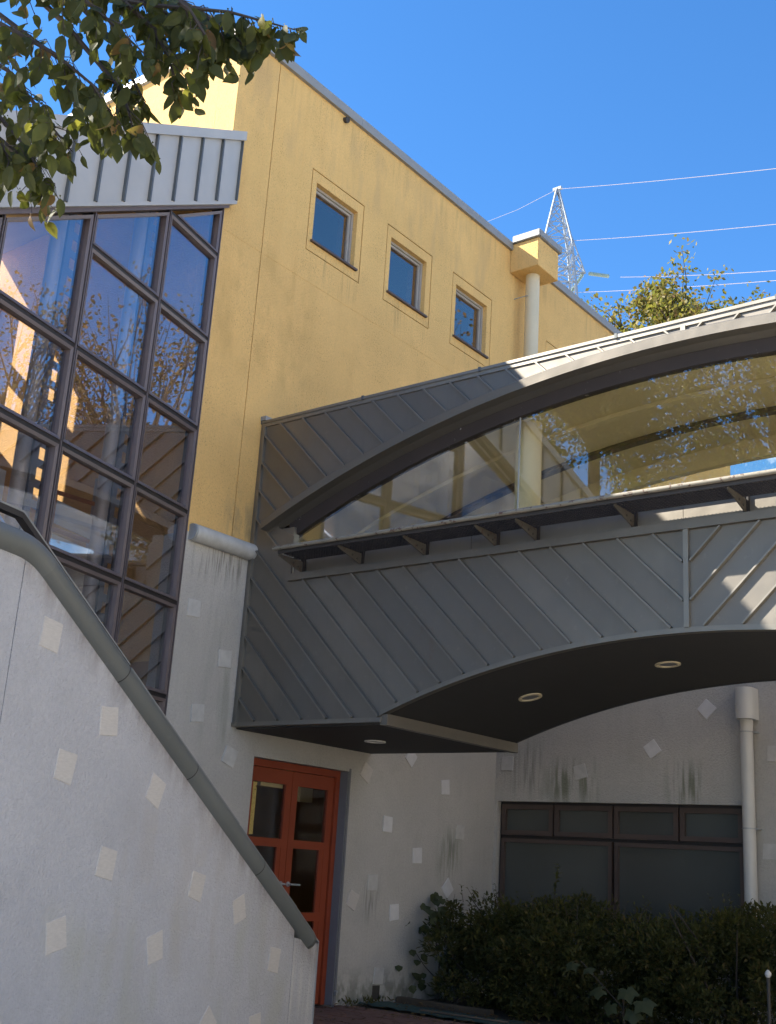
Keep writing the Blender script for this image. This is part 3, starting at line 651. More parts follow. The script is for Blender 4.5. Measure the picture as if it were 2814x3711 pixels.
def clad(poly, sgn):
    bm = bmesh.new(); vs = [bm.verts.new((x, 0, z)) for x, z in poly]
    for t in tessellate_polygon([[Vector((x, z, 0)) for x, z in poly]]):
        try: bm.faces.new([vs[i] for i in t])
        except ValueError: pass
    X = lambda v: (v.x if sgn > 0 else 2*XC-v.x)+v.z
    nn = Vector((1, 0, 1)) if sgn > 0 else Vector((-1, 0, 1))
    for k in KS:
        co = Vector((k, 0, 0)) if sgn > 0 else Vector((2*XC-k, 0, 0))
        bmesh.ops.bisect_plane(bm, geom=bm.verts[:]+bm.edges[:]+bm.faces[:], dist=1e-6, plane_co=co, plane_no=nn)
    bm.faces.ensure_lookup_table(); grp = {}
    for f in bm.faces: grp.setdefault(int((X(f.calc_center_median())-KS[0])//.2935), []).append(f)
    for gi, fs in grp.items():
        left = set(fs)
        while left:
            st = [left.pop()]; comp = list(st)
            while st:
                f = st.pop()
                for e in f.edges:
                    for h in e.link_faces:
                        if h in left: left.remove(h); st.append(h); comp.append(h)
            if sum(f.calc_area() for f in comp) < .0008: continue
            off = random.uniform(0, .003); mb = MB(); idx = {}; V = []
            tilt = random.uniform(-.004, .004)
            for f in comp:
                for v in f.verts:
                    if v not in idx: idx[v] = len(V); V.append(v)
            n = len(V); cset = set(comp)
            pts = [(v.co.x, Y0+off, v.co.z) for v in V]+[(v.co.x, Y0+.02, v.co.z) for v in V]
            F = [tuple(idx[v] for v in f.verts) for f in comp]
            for f in comp:
                for l in f.loops:
                    if sum(1 for h in l.edge.link_faces if h in cset) == 1:
                        a, b2 = idx[l.vert], idx[l.link_loop_next.vert]; F.append((b2, a, a+n, b2+n))
            mb.add(pts, F); mb.build('cladding_panel', 'clad', BR)
    bm.free()
    # standing seams: segments of each line inside the outline
    n = len(poly)
    for k in KS:
        hits = []
        for i in range(n):
            p, q = poly[i], poly[(i+1) % n]
            fp = (p[0] if sgn > 0 else 2*XC-p[0])+p[1]-k; fq = (q[0] if sgn > 0 else 2*XC-q[0])+q[1]-k
            if (fp < 0) != (fq < 0):
                u = fp/(fp-fq); hits.append((p[0]+(q[0]-p[0])*u, p[1]+(q[1]-p[1])*u))
        hits.sort(key=lambda h: h[1])
        for a, b2 in zip(hits[0::2], hits[1::2]):
            if b2[1]-a[1] < .03: continue
            d = Vector((b2[0]-a[0], b2[1]-a[1])).normalized(); w = Vector((-d.y, d.x))*.0105
            ax_, az_ = a[0]+d.x*.012, a[1]+d.y*.012; bx, bz = b2[0]-d.x*.006, b2[1]-d.y*.006
            mb = MB(); yb, yf = Y0-.001, Y0-.032
            mb.hexa([(ax_-w.x, yb, az_-w.y), (ax_+w.x, yb, az_+w.y), (ax_+w.x*.6, yf, az_+w.y*.6), (ax_-w.x*.6, yf, az_-w.y*.6),
                     (bx-w.x, yb, bz-w.y), (bx+w.x, yb, bz+w.y), (bx+w.x*.6, yf, bz+w.y*.6), (bx-w.x*.6, yf, bz-w.y*.6)]); mb.build('seam', 'cladtrim', BR)
clad(A, 1); clad(mirror(A), -1)
# centre cover strips
mb = MB(); mb.box(XC-.02, XC+.02, Y0-.03, Y0+.02, bot(XC)+.0, 3.85); mb.build('cover_strip', 'cladtrim', BR)
mb = MB(); mb.box(XC-.02, XC+.02, Y0-.03, Y0+.02, hood(XC)+.005, 5.505); mb.build('cover_strip', 'cladtrim', BR)
# structural back-up behind the cladding, far wall, ends
bp = [(x, z) for x, z in A[:-2] if x < XC]
full = [(.02, 2.55), (1.76, 2.55)]+[(x, bot(x)+.01) for x in xs_(1.77, 7.31, 40)]+[(7.32, 2.55), (9.06, 2.55), (9.06, 3.9), (.02, 3.9)]
mb = MB(); mb.prism(full, lambda a, b_, k: (a, Y0+.021+.08*k, b_)); mb.build('lower_wall', 'cladtrim', BR)
mb = MB(); mb.prism(full[:-2]+[(9.06, 4.1), (.02, 4.1)], lambda a, b_, k: (a, Y1-.08*k, b_)); mb.build('far_wall', 'inner', BR)
farup = [(.02, 4.101), (.5, 4.101)]+[(x, arcz(x, 9.72, 5.10)) for x in xs_(.5, 8.58, 40)]+[(8.58, 4.101), (9.06, 4.101), (9.06, 5.5), (.02, 5.5)]
mb = MB(); mb.prism(farup, lambda a, b_, k: (a, Y1-.08*k, b_)); mb.build('far_upper_wall', 'inner', BR)
up = [(x, hood(x)-.02) for x in xs_(.28, 8.80, 60)]+[(9.06, 4.4), (9.06, 5.5), (.02, 5.5), (.02, 4.4)]
mb = MB(); mb.prism(up, lambda a, b_, k: (a, Y0+.021+.05*k, b_)); mb.build('upper_wall', 'cladtrim', BR)
mb = MB(); mb.box(.02, .55, Y0+.022, Y0+.10, 3.9, 4.398); mb.box(8.53, 9.06, Y0+.022, Y0+.10, 3.9, 4.398); mb.build('end_wall', 'cladtrim', BR)
# top flashing in two steps, joints every 1.3 m
x = -.0
while x < 9.08:
    x1 = min(x+1.32, 9.09); mb = MB(); mb.box(x+.002, x1, Y0-.020, Y0+.3, 5.545, 5.572); mb.box(x+.002, x1, Y0-.010, Y0+.02, 5.506, 5.545); mb.build('top_flashing', 'cladtrim', BR)
    mb = MB(); mb.box(x-.012, x+.012, Y0-.024, Y0+.3, 5.54, 5.582); mb.build('flashing_joint', 'zinc_seam', BR); x = x1
mb = MB(); mb.box(.0, 9.08, Y0+.1, Y1, 5.43, 5.535); mb.build('roof_deck', 'soffit', BR)
# side trim where the bridge meets the wall
mb = MB(); mb.box(.004, .045, Y0-.012, Y0+.05, 2.52, 5.505); mb.build('side_trim', 'cladtrim', BR)
mb = MB(); mb.box(.046, .069, Y0-.026, Y0+.05, 2.52, 5.505); mb.build('side_trim', 'cladtrim', BR)
mb = MB(); mb.box(-.0, .07, Y0-.03, Y0+.2, 5.575, 5.62); mb.build('flashing_end', 'coping', BR)
# bottom edge trims
mb = MB(); mb.box(.0, 1.78, Y0-.02, Y0+.05, 2.505, 2.544); mb.box(7.30, 9.08, Y0-.02, Y0+.05, 2.505, 2.544); mb.build('bottom_trim', 'cladtrim', BR)
xx = xs_(1.76, 7.32, 44); mb = MB()
mb.sweep([[(x, Y0-.018, bot(x)-.035), (x, Y0+.05, bot(x)-.035), (x, Y0+.05, bot(x)+.004), (x, Y0-.018, bot(x)+.004)] for x in xx]); mb.build('arch_trim', 'cladtrim', BR)
mb = MB(); mb.sweep([[(x, Y0+.051, bot(x)-.03), (x, Y1-.0, bot(x)-.03), (x, Y1-.0, bot(x)+.01), (x, Y0+.051, bot(x)+.01)] for x in xx]); mb.build('arched_soffit', 'soffit', BR)
mb = MB(); mb.sweep([[(x, Y1+.002, bot(x)-.04), (x, Y1+.02, bot(x)-.04), (x, Y1+.02, bot(x)+.03), (x, Y1+.002, bot(x)+.03)] for x in xx]); mb.build('arch_trim', 'soffit', BR)
mb = MB(); mb.box(.002, 1.76, Y0+.051, Y1+.02, 2.49, 2.53); mb.build('flat_soffit', 'soffit', BR)
mb = MB(); mb.box(7.32, 9.08, Y0+.051, Y1+.02, 2.49, 2.53); mb.build('flat_soffit', 'soffit', BR)
for x in (1.762, 7.24): mb = MB(); mb.box(x, x+.075, Y0+.0, Y1+.02, 2.482, 2.575); mb.build('step_beam', 'clad', BR)
# downlights
for (x, y, z) in ((2.62, 8.88, bot(2.62)-.03), (3.92, 8.87, bot(3.92)-.03), (.86, 8.95, 2.49)):
    sl_ = Vector((1, 0, -(x-XC)/math.sqrt(7.69**2-(x-XC)**2))) if x > 1 else Vector((1, 0, 0)); sl_.normalize(); nn = Vector((-sl_.z, 0, sl_.x)); ey = Vector((0, 1, 0)); c = Vector((x, y, z))
    D_ = bpy.data.objects.new('downlight', None); link(D_, c, BR)
    rg = lambda r, h: [c+(sl_*math.cos(q*math.pi/12)+ey*math.sin(q*math.pi/12))*r+nn*h for q in range(24)]
    mb = MB(); mb.sweep([rg(.105, -.001), rg(.105, -.012), rg(.078, -.012), rg(.078, .0)], caps=False); mb.build('trim_ring', 'white' if x < 1 else 'pipecream', D_, smooth=True)
    mb = MB(); mb.sweep([rg(.078, -.003), rg(.0005, -.003)], caps=False); mb.build('lamp_lens', 'jamb', D_)
# sill band, recessed strip
mb = MB(); mb.box(.567, 8.51, Y0-.035, Y0+.02, 3.851, 3.918); mb.build('sill_band', 'clad', BR)
for a, b_ in ((.585, 2.6), (2.604, 4.5), (4.504, 6.4), (6.404, 8.5)): mb = MB(); mb.box(a, b_, Y0+.024, Y0+.06, 3.919, 4.07); mb.build('sill_panel', 'clad', BR)
mb = MB(); mb.box(.585, 8.5, Y0-.012, Y0+.06, 4.076, 4.10); mb.build('sill_lip', 'railpaint', BR)
# shelf: tube, grating, brackets
SH = bpy.data.objects.new('maintenance_shelf', None); link(SH, (4.54, 7.65, 4.0), BR); SH['label'] = 'narrow rusty grating shelf below the arched window'
mb = MB(); mb.tube([(.68+7.72*i/20, 7.5, 4.066) for i in range(21)], .019, 12); mb.build('edge_tube', 'railpaint', SH, smooth=True)
mb = MB()
for i in range(int(7.55/.03)): mb.box(.75+i*.03, .755+i*.03, 7.55, 7.83, 4.03, 4.055)
for j in range(9): mb.box(.74, 8.34, 7.55+j*.034, 7.554+j*.034, 4.027, 4.0545)
mb.build('grating', 'grate', SH, recalc=False, kind='stuff')
mb = MB(); mb.box(.72, 8.36, 7.521, 7.535, 4.02, 4.058); mb.build('edge_angle', 'grate', SH)
for x in (.714, 1.424, 2.142, 2.866, 3.25, 4.11, 4.99, 5.87, 6.22, 6.94, 7.66, 8.36):
    K = MB(); K.prism([(7.54, 4.026), (Y0+.02, 4.026), (Y0+.02, 3.922), (Y0-.012, 3.922), (7.54, 4.006)], lambda a, b_, k, x=x: (x-.005+.010*k, a, b_)); bk = K.build('bracket', 'rust', SH)
    mb = MB(); mb.box(x-.022, x-.006, Y0+.0, Y0+.0235, 3.922, 4.07); mb.build('bracket_foot', 'framedark', bk)
    mb = MB(); mb.box(x+.006, x+.022, Y0+.0, Y0+.0235, 3.922, 4.07); mb.build('bracket_foot', 'framedark', bk)
    for (yy, zz) in ((7.74, 3.985), (7.81, 3.965)):
        mb = MB(); mb.tube([(x+.0051, yy, zz), (x+.011, yy, zz)], .010, 6); mb.build('bolt', 'joint', bk)
# hood, frame, glass
hx = xs_(.23, 8.85, 70); mb = MB()
mb.sweep([[(x, Y0-.002, hood(x)+.012), (x, Y0-.112, hood(x)-.004), (x, Y0-.118, hood(x)-.012), (x, Y0-.112, hood(x)-.088), (x, Y0-.02, hood(x)-.095), (x, Y0+.05, hood(x)-.128), (x, Y0+.05, hood(x)-.05)] for x in hx]); mb.build('hood', 'clad', BR)
fr = lambda x: hood(x)-.129; gl = lambda x: arcz(x, 9.72, 5.19)
fx = xs_(.46, 8.62, 70); mb = MB()
mb.sweep([[(x, Y0+.045, fr(x)), (x, Y0+.06, gl(x)), (x, Y0+.14, gl(x)), (x, Y0+.14, fr(x))] for x in fx]); mb.build('arch_frame', 'archframe', BR)
mb = MB(); mb.box(.46, .50, Y0+.04, Y0+.14, 4.1, 4.32); mb.box(8.58, 8.62, Y0+.04, Y0+.14, 4.1, 4.32); mb.build('frame_foot', 'archframe', BR)
for a, b_ in ((.50, 3.008), (3.014, 6.066), (6.072, 8.58)):
    pl = [(a, 4.1), (b_, 4.1)]+[(x, gl(x)+.02) for x in xs_(b_, a, 24)]
    mb = MB(); mb.prism(pl, lambda p, q, k: (p, Y0+.085+.008*k, q)); mb.build('pane', 'glassB', BR)
for x in (3.011, 6.069): mb = MB(); mb.box(x-.004, x+.004, Y0+.082, Y0+.096, 4.1, gl(x)+.01); mb.build('glazing_bead', 'steel', BR)
# inside the bridge
mb = MB(); mb.box(.0, 9.08, Y0+.12, Y1-.09, 3.2, 3.3); mb.build('deck', 'inner', BR)
mb = MB(); mb.sweep([[(x, Y0+.15, gl(x)+.09), (x, Y1-.085, gl(x)+.09), (x, Y1-.085, gl(x)+.12), (x, Y0+.15, gl(x)+.12)] for x in xs_(.1, 8.98, 40)]); mb.build('ceiling', 'inner', BR)
for yy in (8.6, 9.2): mb = MB(); mb.sweep([[(x, yy, gl(x)+.05), (x, yy+.1, gl(x)+.05), (x, yy+.1, gl(x)+.088), (x, yy, gl(x)+.088)] for x in xs_(.1, 8.98, 40)]); mb.build('ceiling_beam', 'bronze' if yy > 9 else 'inner', BR)
mb = MB(); mb.tube([(2.88, 8.32, 3.3), (2.88, 8.32, 5.2)], .115, 20); mb.tube([(6.2, 8.32, 3.3), (6.2, 8.32, 5.2)], .115, 20); mb.build('inner_column', 'inner', BR, smooth=True)
mb = MB(); mb.box(.03, .06, Y0+.12, Y1-.09, 3.3, 5.3); mb.build('inner_end', 'inner', BR)

# ------------------------------------------------------------------ lower annex behind the bridge (plane y=12.44 faces -y)
AN = thing('annex_building', (5, 14, 0), 'low grey stucco annex with bronze window band behind the hedge', 'building')
RY = lambda x, z, d: (x, 12.44+d, z)
mb = MB(); xs2 = cuts(.0, 12, .04, 3.12); zs2 = cuts(-.03, 4.3, .7, 2.2)
relief(mb, xs2, zs2, lambda x, z: None if .04 < x < 3.12 and .7 < z < 2.2 else 0, RY, .25); mb.build('wall', 'grey', AN, recalc=False)
mb = MB(); mb.box(.0, 12, 12.5, 16.1, 4.3, 4.4); mb.build('roof', 'coping', AN)
mb = MB(); mb.box(.3, 12, 16, 16.1, -.03, 3); mb.box(.1, .14, 12.7, 16, 0, 3); mb.box(11.9, 12, 12.7, 16, 0, 4.3); mb.box(0, 12, 12.7, 16, 2.9, 3); mb.build('room', 'jamb', AN)
def rwin(x0, x1, z0, z1, t, mat, gm, name):
    w = bpy.data.objects.new(name, None); link(w, ((x0+x1)/2, 12.5, z0), AN); f = MB(); y0, y1 = 12.50, 12.56
    for (a0, a1, b0, b1) in ((x0, x0+t, z0, z1), (x1-t, x1, z0, z1), (x0+t, x1-t, z0, z0+t), (x0+t, x1-t, z1-t, z1)): f.box(a0, a1, y0, y1, b0, b1)
    f.build('frame', mat, w); p = MB(); p.box(x0+t-.01, x1-t+.01, 12.545, 12.551, z0+t-.01, z1-t+.01); p.build('pane', gm, w)
mb = MB(); mb.box(.041, 3.119, 12.53, 12.62, 2.17, 2.199); mb.box(.041, 3.119, 12.53, 12.62, 1.775, 1.81); mb.box(.041, .07, 12.53, 12.62, .7, 2.17); mb.box(3.09, 3.119, 12.53, 12.62, .7, 2.17)
mb.build('window_subframe', 'framedark', AN)
for a, b_ in ((.07, .78), (.80, 1.555), (1.575, 2.355), (2.375, 3.09)): rwin(a, b_, 1.812, 2.168, .055, 'bronze', 'glassR', 'awning_window')
for a, b_ in ((.07, 1.55), (1.585, 3.09)): rwin(a, b_, .7, 1.772, .045, 'bronze', 'glassR', 'fixed_window')
mb = MB(); mb.box(.1, 3.1, 12.95, 12.97, .5, 1.55); mb.build('blind', 'jamb', AN)
mb = MB(); mb.box(2.5, 3.0, 13.0, 13.02, 1.85, 2.05); mb.build('inner_notice', 'redbox', AN)
# downpipe with rain head
PX, PY = 3.222, 12.335
mb = MB(); mb.tube([(PX, PY, -.02), (PX, PY, 3.14)], .067, 20); DP = mb.build('downpipe', 'pipe', AN, smooth=True, label='grey round downpipe with a boxy rain head')
pl = [(PX-.10, 12.439)]+[(PX-.0-.1*math.cos(q*math.pi/14), 12.31-.1*math.sin(q*math.pi/14)) for q in range(15)]+[(PX+.10, 12.439)]
mb = MB(); mb.prism(pl, lambda a, b_, k: (a, b_, 3.09+.335*(1-k))); mb.build('rain_head', 'pipe', DP, smooth=True)
for z in (2.95, 1.95, .9): mb = MB(); mb.tube([(PX, PY, z), (PX, PY, z+.014)], .0715, 20); mb.box(PX+.06, PX+.10, PY-.01, 12.44, z, z+.012); mb.build('pipe_clamp', 'steel', DP)
mb = MB(); mb.tube([(PX, PY, 3.135), (PX, PY, 3.02)], .0705, 20); mb.build('pipe_collar', 'pipe', DP, smooth=True)
for k, (x, z, an, gm) in enumerate([(2.736, 3.231, -44.9, 0), (2.083, 2.798, 35.4, 0), (1.175, 2.548, 13.6, 1), (3.484, 2.738, -1.3, 1), (3.403, 1.736, -1.1, 1), (.165, 2.647, -.8, 1), (4.4, 2.1, 20, 0)]):
    tile_at((x, 12.438, z), Vector((1, 0, 0)), Vector((0, 0, 1)), Vector((0, -1, 0)), an, AN, TILESL if gm == 0 else TILESG, k)

# ------------------------------------------------------------------ unseen wing added at the bridge's other end to bounce warm light
EW = thing('bounce_wing', (12, 11, 0), 'unseen cream wing added at the far right end of the footbridge for bounce light', 'building')
mb = MB(); mb.box(9.09, 9.3, 4.5, 17, -.03, 8.2); mb.build('wall', 'cream', EW)
mb = MB(); mb.box(9.3, 16, 4.5, 4.7, -.03, 8.2); mb.box(9.3, 16, 16.8, 17, -.03, 8.2); mb.box(15.8, 16, 4.7, 16.8, -.03, 8.2); mb.build('side_wall', 'cream', EW)
mb = MB(); mb.box(9.04, 16.05, 4.45, 17.05, 8.201, 8.33); mb.build('coping', 'coping', EW)
for y in (5.5, 11.5, 14):
    w = bpy.data.objects.new('window', None); link(w, (9.08, y, 4.6), EW); f = MB(); f.box(9.05, 9.088, y, y+.9, 4.6, 5.5); f.build('frame', 'frame', w); p = MB(); p.box(9.04, 9.049, y+.06, y+.84, 4.66, 5.44); p.build('pane', 'glassW', w)

# ------------------------------------------------------------------ foliage helpers
def leafquads(mb, p, d, up, L, w, fold=.25):
    """a pointed, folded leaf of 6 faces"""
    d = d.normalized(); s = d.cross(up)
    if s.length < 1e-4: s = Vector((1, 0, 0))
    s.normalize(); n = s.cross(d)
    pts = [p, p+d*L*.3+s*w*.5+n*w*fold, p+d*L*.3, p+d*L*.3-s*w*.5+n*w*fold, p+d*L*.68+s*w*.42+n*w*fold*.8, p+d*L*.68, p+d*L*.68-s*w*.42+n*w*fold*.8, p+d*L-n*L*.06]
    mb.add(pts, [(0, 2, 1), (0, 3, 2), (1, 2, 5, 4), (2, 3, 6, 5), (4, 5, 7), (5, 6, 7)])
def rnd(r=random): return Vector((r.gauss(0, 1), r.gauss(0, 1), r.gauss(0, 1))).normalized()
def flake(mb, p, L, r):
    d = rnd(r); u = d.cross(rnd(r)).normalized()*.5*L*.6
    mb.add([p-d*L*.5, p+u, p+d*L*.5, p-u], [(0, 1, 2, 3)])
def crown_tree(name, base, h, rx, rz, mat, n, leafL, label, seed, twigs=40, cat='tree', group=None, trunk_r=.18, spread=1.0, bare=False, clumps=0):
    r = random.Random(seed); base = Vector(base)
    T = thing(name, base, label, cat, group)
    c = base+Vector((0, 0, h-rz)); limbs = MB(); ends = []
    lean = Vector((r.uniform(-.3, .3), r.uniform(-.3, .3), 0))
    tp = [base, base+lean*.4+Vector((0, 0, (h-2*rz)*.5+.5)), c-Vector((0, 0, rz*.5)), c+Vector((0, 0, rz*.3))]
    mt = MB(); mt.tube(tp, [trunk_r, trunk_r*.8, trunk_r*.55, trunk_r*.2], 8); mt.build('trunk', 'bark', T, smooth=True)
    for k in range(twigs):
        u = rnd(r); u.z = abs(u.z)*.9+(.15 if bare else -.2); u = u.normalized()
        rad = r.uniform(.6, .98) if clumps else r.uniform(.75, 1.12)
        e = c+Vector((u.x*rx*rad, u.y*rx*rad, u.z*rz*rad)); st = c-Vector((0, 0, rz*r.uniform(.1, .8)))
        mid = st.lerp(e, .5)+rnd(r)*rx*.12+Vector((0, 0, rz*.1))
        limbs.tube([st, mid, e], [trunk_r*.3, trunk_r*.16, trunk_r*.04], 5); ends.append((st, mid, e))
        for q in range(4 if bare else 2):
            t0 = r.uniform(.3, .95); p = mid.lerp(e, t0) if t0 > .5 else st.lerp(mid, t0*1.5); e2 = p+(u+rnd(r)*.6+Vector((0, 0, .3)))*rx*r.uniform(.2, .42)
            limbs.tube([p, p.lerp(e2, .5)+rnd(r)*.05*rx, e2], [trunk_r*.1, trunk_r*.06, trunk_r*.02], 4); ends.append((p, p.lerp(e2, .5), e2))
    limbs.build('branches', 'twig', T, recalc=False)
    mb = MB()
    cl = []
    for k in range(clumps):
        u = rnd(r)*(r.random()**.4); cl.append((c+Vector((u.x*rx, u.y*rx, u.z*rz)), rx*r.uniform(.14, .3)))
    for k in range(n):
        if cl and r.random() < .8:
            q, cr_ = r.choice(cl); p = q+rnd(r)*cr_*r.random()**.4
        else:
            a, m_, e = r.choice(ends); t0 = r.random()**.6; p = m_.lerp(e, t0)+rnd(r)*r.random()**.5*rx*.20*spread
        flake(mb, p, leafL*r.uniform(.6, 1.3), r)
    mb.build('crown', mat, T, recalc=False, kind='stuff')
    return T
# tree above the footbridge roof
crown_tree('autumn_tree', (-1.1, 20.2, 0), 12.75, 1.75, 1.6, 'autumn', 52000, .10, 'bushy yellow green tree showing above the footbridge roof', 3, 60, trunk_r=.16, clumps=170)
# trees beyond the bridge and behind the viewer, met as reflections in the glass
crown_tree('bare_tree', (5.0, 18.4, 0), 11.9, 2.2, 3.6, 'rusty', 5200, .10, 'rusty half bare tree mirrored in the middle of the hall glass', 5, 60, group='rusty trees beyond the bridge', bare=True)
crown_tree('bare_tree', (8.0, 18.6, 0), 12.6, 2.4, 3.6, 'rusty', 5200, .10, 'rusty half bare tree mirrored in the right of the hall glass', 6, 60, group='rusty trees beyond the bridge', bare=True)
crown_tree('bare_tree', (10.9, 19.0, 0), 12.2, 2.4, 3.6, 'rusty', 4500, .10, 'rusty half bare tree mirrored in the left of the hall glass', 8, 60, group='rusty trees beyond the bridge', bare=True)
crown_tree('broad_tree', (-5.4, -9.0, 0), 16.2, 3.6, 2.6, 'autumn', 26000, .13, 'olive green tree mirrored in the bridge window', 11, 70, trunk_r=.26, spread=1.2, clumps=70)
crown_tree('broad_tree', (-.6, -9.6, 0), 16.0, 4.0, 5.2, 'autumn', 42000, .13, 'olive green tree mirrored at the right of the bridge window', 12, 60, trunk_r=.22, spread=1.2, clumps=70)

# ------------------------------------------------------------------ overhanging branch with large leaves
OT = thing('overhanging_tree', (3.3, -3.6, 0), 'leafy tree overhanging the top left with toothed dark leaves', 'tree')
mb = MB(); mb.tube([(3.3, -3.6, -.03), (3.25, -3.5, 1.5), (3.35, -3.3, 3.2), (3.2, -2.9, 5.0), (3.5, -2.4, 7)], [.2, .17, .15, .12, .06], 12); mb.build('trunk', 'bark', OT, smooth=True)
def leafmesh(name, mat, L, w, curl, seed):
    r = random.Random(seed); bm = bmesh.new(); me = bpy.data.meshes.new(name)
    prof = [(0, .02), (.10, .24), (.28, .46), (.48, .50), (.66, .42), (.82, .25), (.92, .10), (1.0, .0)]
    L_, C_, R_ = [], [], []
    for t, h in prof:
        z = -curl*L*t*t+.01*L*math.sin(t*7+seed); cup = .22*h*w
        jag = r.uniform(.88, 1.06)
        C_.append(bm.verts.new((0, t*L, z)))
        if h > .03:
            L_.append(bm.verts.new((-h*w*jag, t*L+r.uniform(-.01, .01)*L, z+cup))); R_.append(bm.verts.new((h*w*r.uniform(.9, 1.06), t*L, z+cup)))
        else: L_.append(None); R_.append(None)
    for i in range(len(prof)-1):
        for sd, fl in ((L_, 0), (R_, 1)):
            vs = [C_[i], C_[i+1], sd[i+1], sd[i]]; vs = [v for v in vs if v]
            if fl: vs.reverse()
            if len(vs) > 2: bm.faces.new(vs)
    st = [bm.verts.new((x, -.16*L, .03*L)) for x in (-.004*1.2, .004*1.2)]
    bm.faces.new((st[0], st[1], C_[0])); bm.to_mesh(me); bm.free(); me.materials.append(M[mat]); me.polygons.foreach_set('use_smooth', [True]*len(me.polygons)); return me
LM = [leafmesh('leaf', m_, .088, .048, c*1.6, i) for i, (m_, c) in enumerate([('leaf_green', .1), ('leaf_green', .25), ('leaf_green', -.08), ('leaf_green', .18), ('leaf_green', .05), ('leaf_yellow', .2), ('leaf_brown', .35)])]
rl = random.Random(21)
# local axes of the spray of branches: a along it, b up, e away from the viewer
OA = Vector((.7908, .6090, .0613)); OB = Vector((.1317, -.2672, .9546)); OE = Vector((-.5977, .7468, .2915)); OO = Vector((5.423, 1.861, 3.607))
def OP(a, b_, e): return OO+OA*a+OB*b_+OE*e

def OX(x, y, e=0.): return OP((x-300)/704, -(y-150)/704, e)
main_br = [
 [(-260, -190, .2), (60, -60, .1), (330, 10, 0), (500, 40, -.05), (575, 60, -.05), (640, 78, -.05)],
 [(-260, -60, .1), (0, 50, 0), (130, 130, -.05), (220, 210, -.1), (270, 290, -.1)],
 [(-260, 60, .3), (-60, 190, .2), (30, 290, .1), (70, 350, .05)],
 [(-40, -130, -.2), (170, 10, -.15), (270, 90, -.1), (345, 160, -.1)],
 [(180, -140, .1), (390, -10, .05), (480, 60, 0), (545, 110, 0)],
 [(-160, 80, -.2), (50, 190, -.15), (115, 270, -.15), (140, 330, -.1)],
 [(80, -120, .3), (210, 20, .3), (250, 110, .25), (285, 170, .2)],
 [(200, -60, 0), (330, 60, 0), (365, 130, 0), (385, 190, 0)],
 [(120, 20, .1), (230, 150, .1), (268, 220, .05), (285, 290, .05)],
 [(300, -40, -.1), (420, 50, -.1), (455, 105, -.1), (470, 150, -.1)],
 [(-60, 250, .1), (40, 330, .1), (62, 375, .1), (70, 405, .1)],
 [(-120, -120, .5), (60, 20, .45), (120, 120, .4), (160, 200, .35)],
 [(-200, 0, .6), (-40, 90, .5), (30, 180, .4), (80, 240, .4)],
 [(300, -120, .3), (440, -30, .25), (520, 10, .2), (590, 20, .2)],
 [(-200, 120, 0), (-60, 240, 0), (0, 300, 0), (20, 350, 0)],
 [(0, -120, 0), (300, -40, .15), (420, 30, .15), (460, 70, .1)],
]
br = MB(); leaves = []; tw = MB()
def interp(P, t):
    n = len(P)-1; i = min(int(t*n), n-1); u = t*n-i
    return [P[i][k]+(P[i+1][k]-P[i][k])*u for k in range(3)]
for P in main_br:
    pts = [OX(*p) for p in P]
    br.tube(pts, [.010-.0080*i/(len(pts)-1) for i in range(len(pts))], 6)
    Lp = sum(math.dist(P[i][:2], P[i+1][:2]) for i in range(len(P)-1)); n = int(Lp/25)
    for k in range(n+1):
        t = (k+rl.random()*.6)/(n+.6); p = interp(P, min(t, 1))
        q = interp(P, min(1, t+.03)); dx, dy = q[0]-p[0]+1e-3, q[1]-p[1]
        Ls = rl.uniform(30, 130) if t < .75 else rl.uniform(15, 45)
        if p[0] > 480: Ls *= .55
        ang = math.atan2(dy, dx)+rl.choice((-1, 1))*rl.uniform(.3, 1.1)
        e = (p[0]+math.cos(ang)*Ls*.6, p[1]+math.sin(ang)*Ls*.5+Ls*.55, p[2]+rl.uniform(-.12, .12))
        m_ = (p[0]+math.cos(ang)*Ls*.4, p[1]+math.sin(ang)*Ls*.35+Ls*.15, p[2]+rl.uniform(-.05, .05))
        a, b_, c = OX(*p), OX(*m_), OX(*e); tw.tube([a, b_, c], [.0022, .0016, .001], 4)
        nl = max(2, int(Ls/22)); 
        for j in range(nl+1):
            u = (j+rl.random()*.5)/(nl+.5); u = min(u, 1); leaves.append(a*(1-u)**2+b_*2*u*(1-u)+c*u*u+rnd(rl)*.012)
br.build('branch', 'twig', OT, smooth=True); tw.build('twigs', 'twig', OT, recalc=False)
lo_mb = {0: MB(), 1: MB(), 2: MB()}; rl.shuffle(leaves)
big = []
for p in leaves:
    d = Vector((rl.gauss(0, .45), rl.gauss(0, .45), -1+rl.gauss(0, .25))).normalized()
    nrm = (OE*-1*rl.choice((1, 1, -1))+rnd(rl)*.85); nrm = (nrm-d*nrm.dot(d)).normalized(); sd = d.cross(nrm)
    big.append((p+d*.01, Matrix((sd, d, nrm)).transposed().to_quaternion(), rl.uniform(.52, .88), rl.random()))
def pick(v, d):
    return 5 if v < .07 else 6 if v < .12 else int(v*97) % 5
n_obj = 0
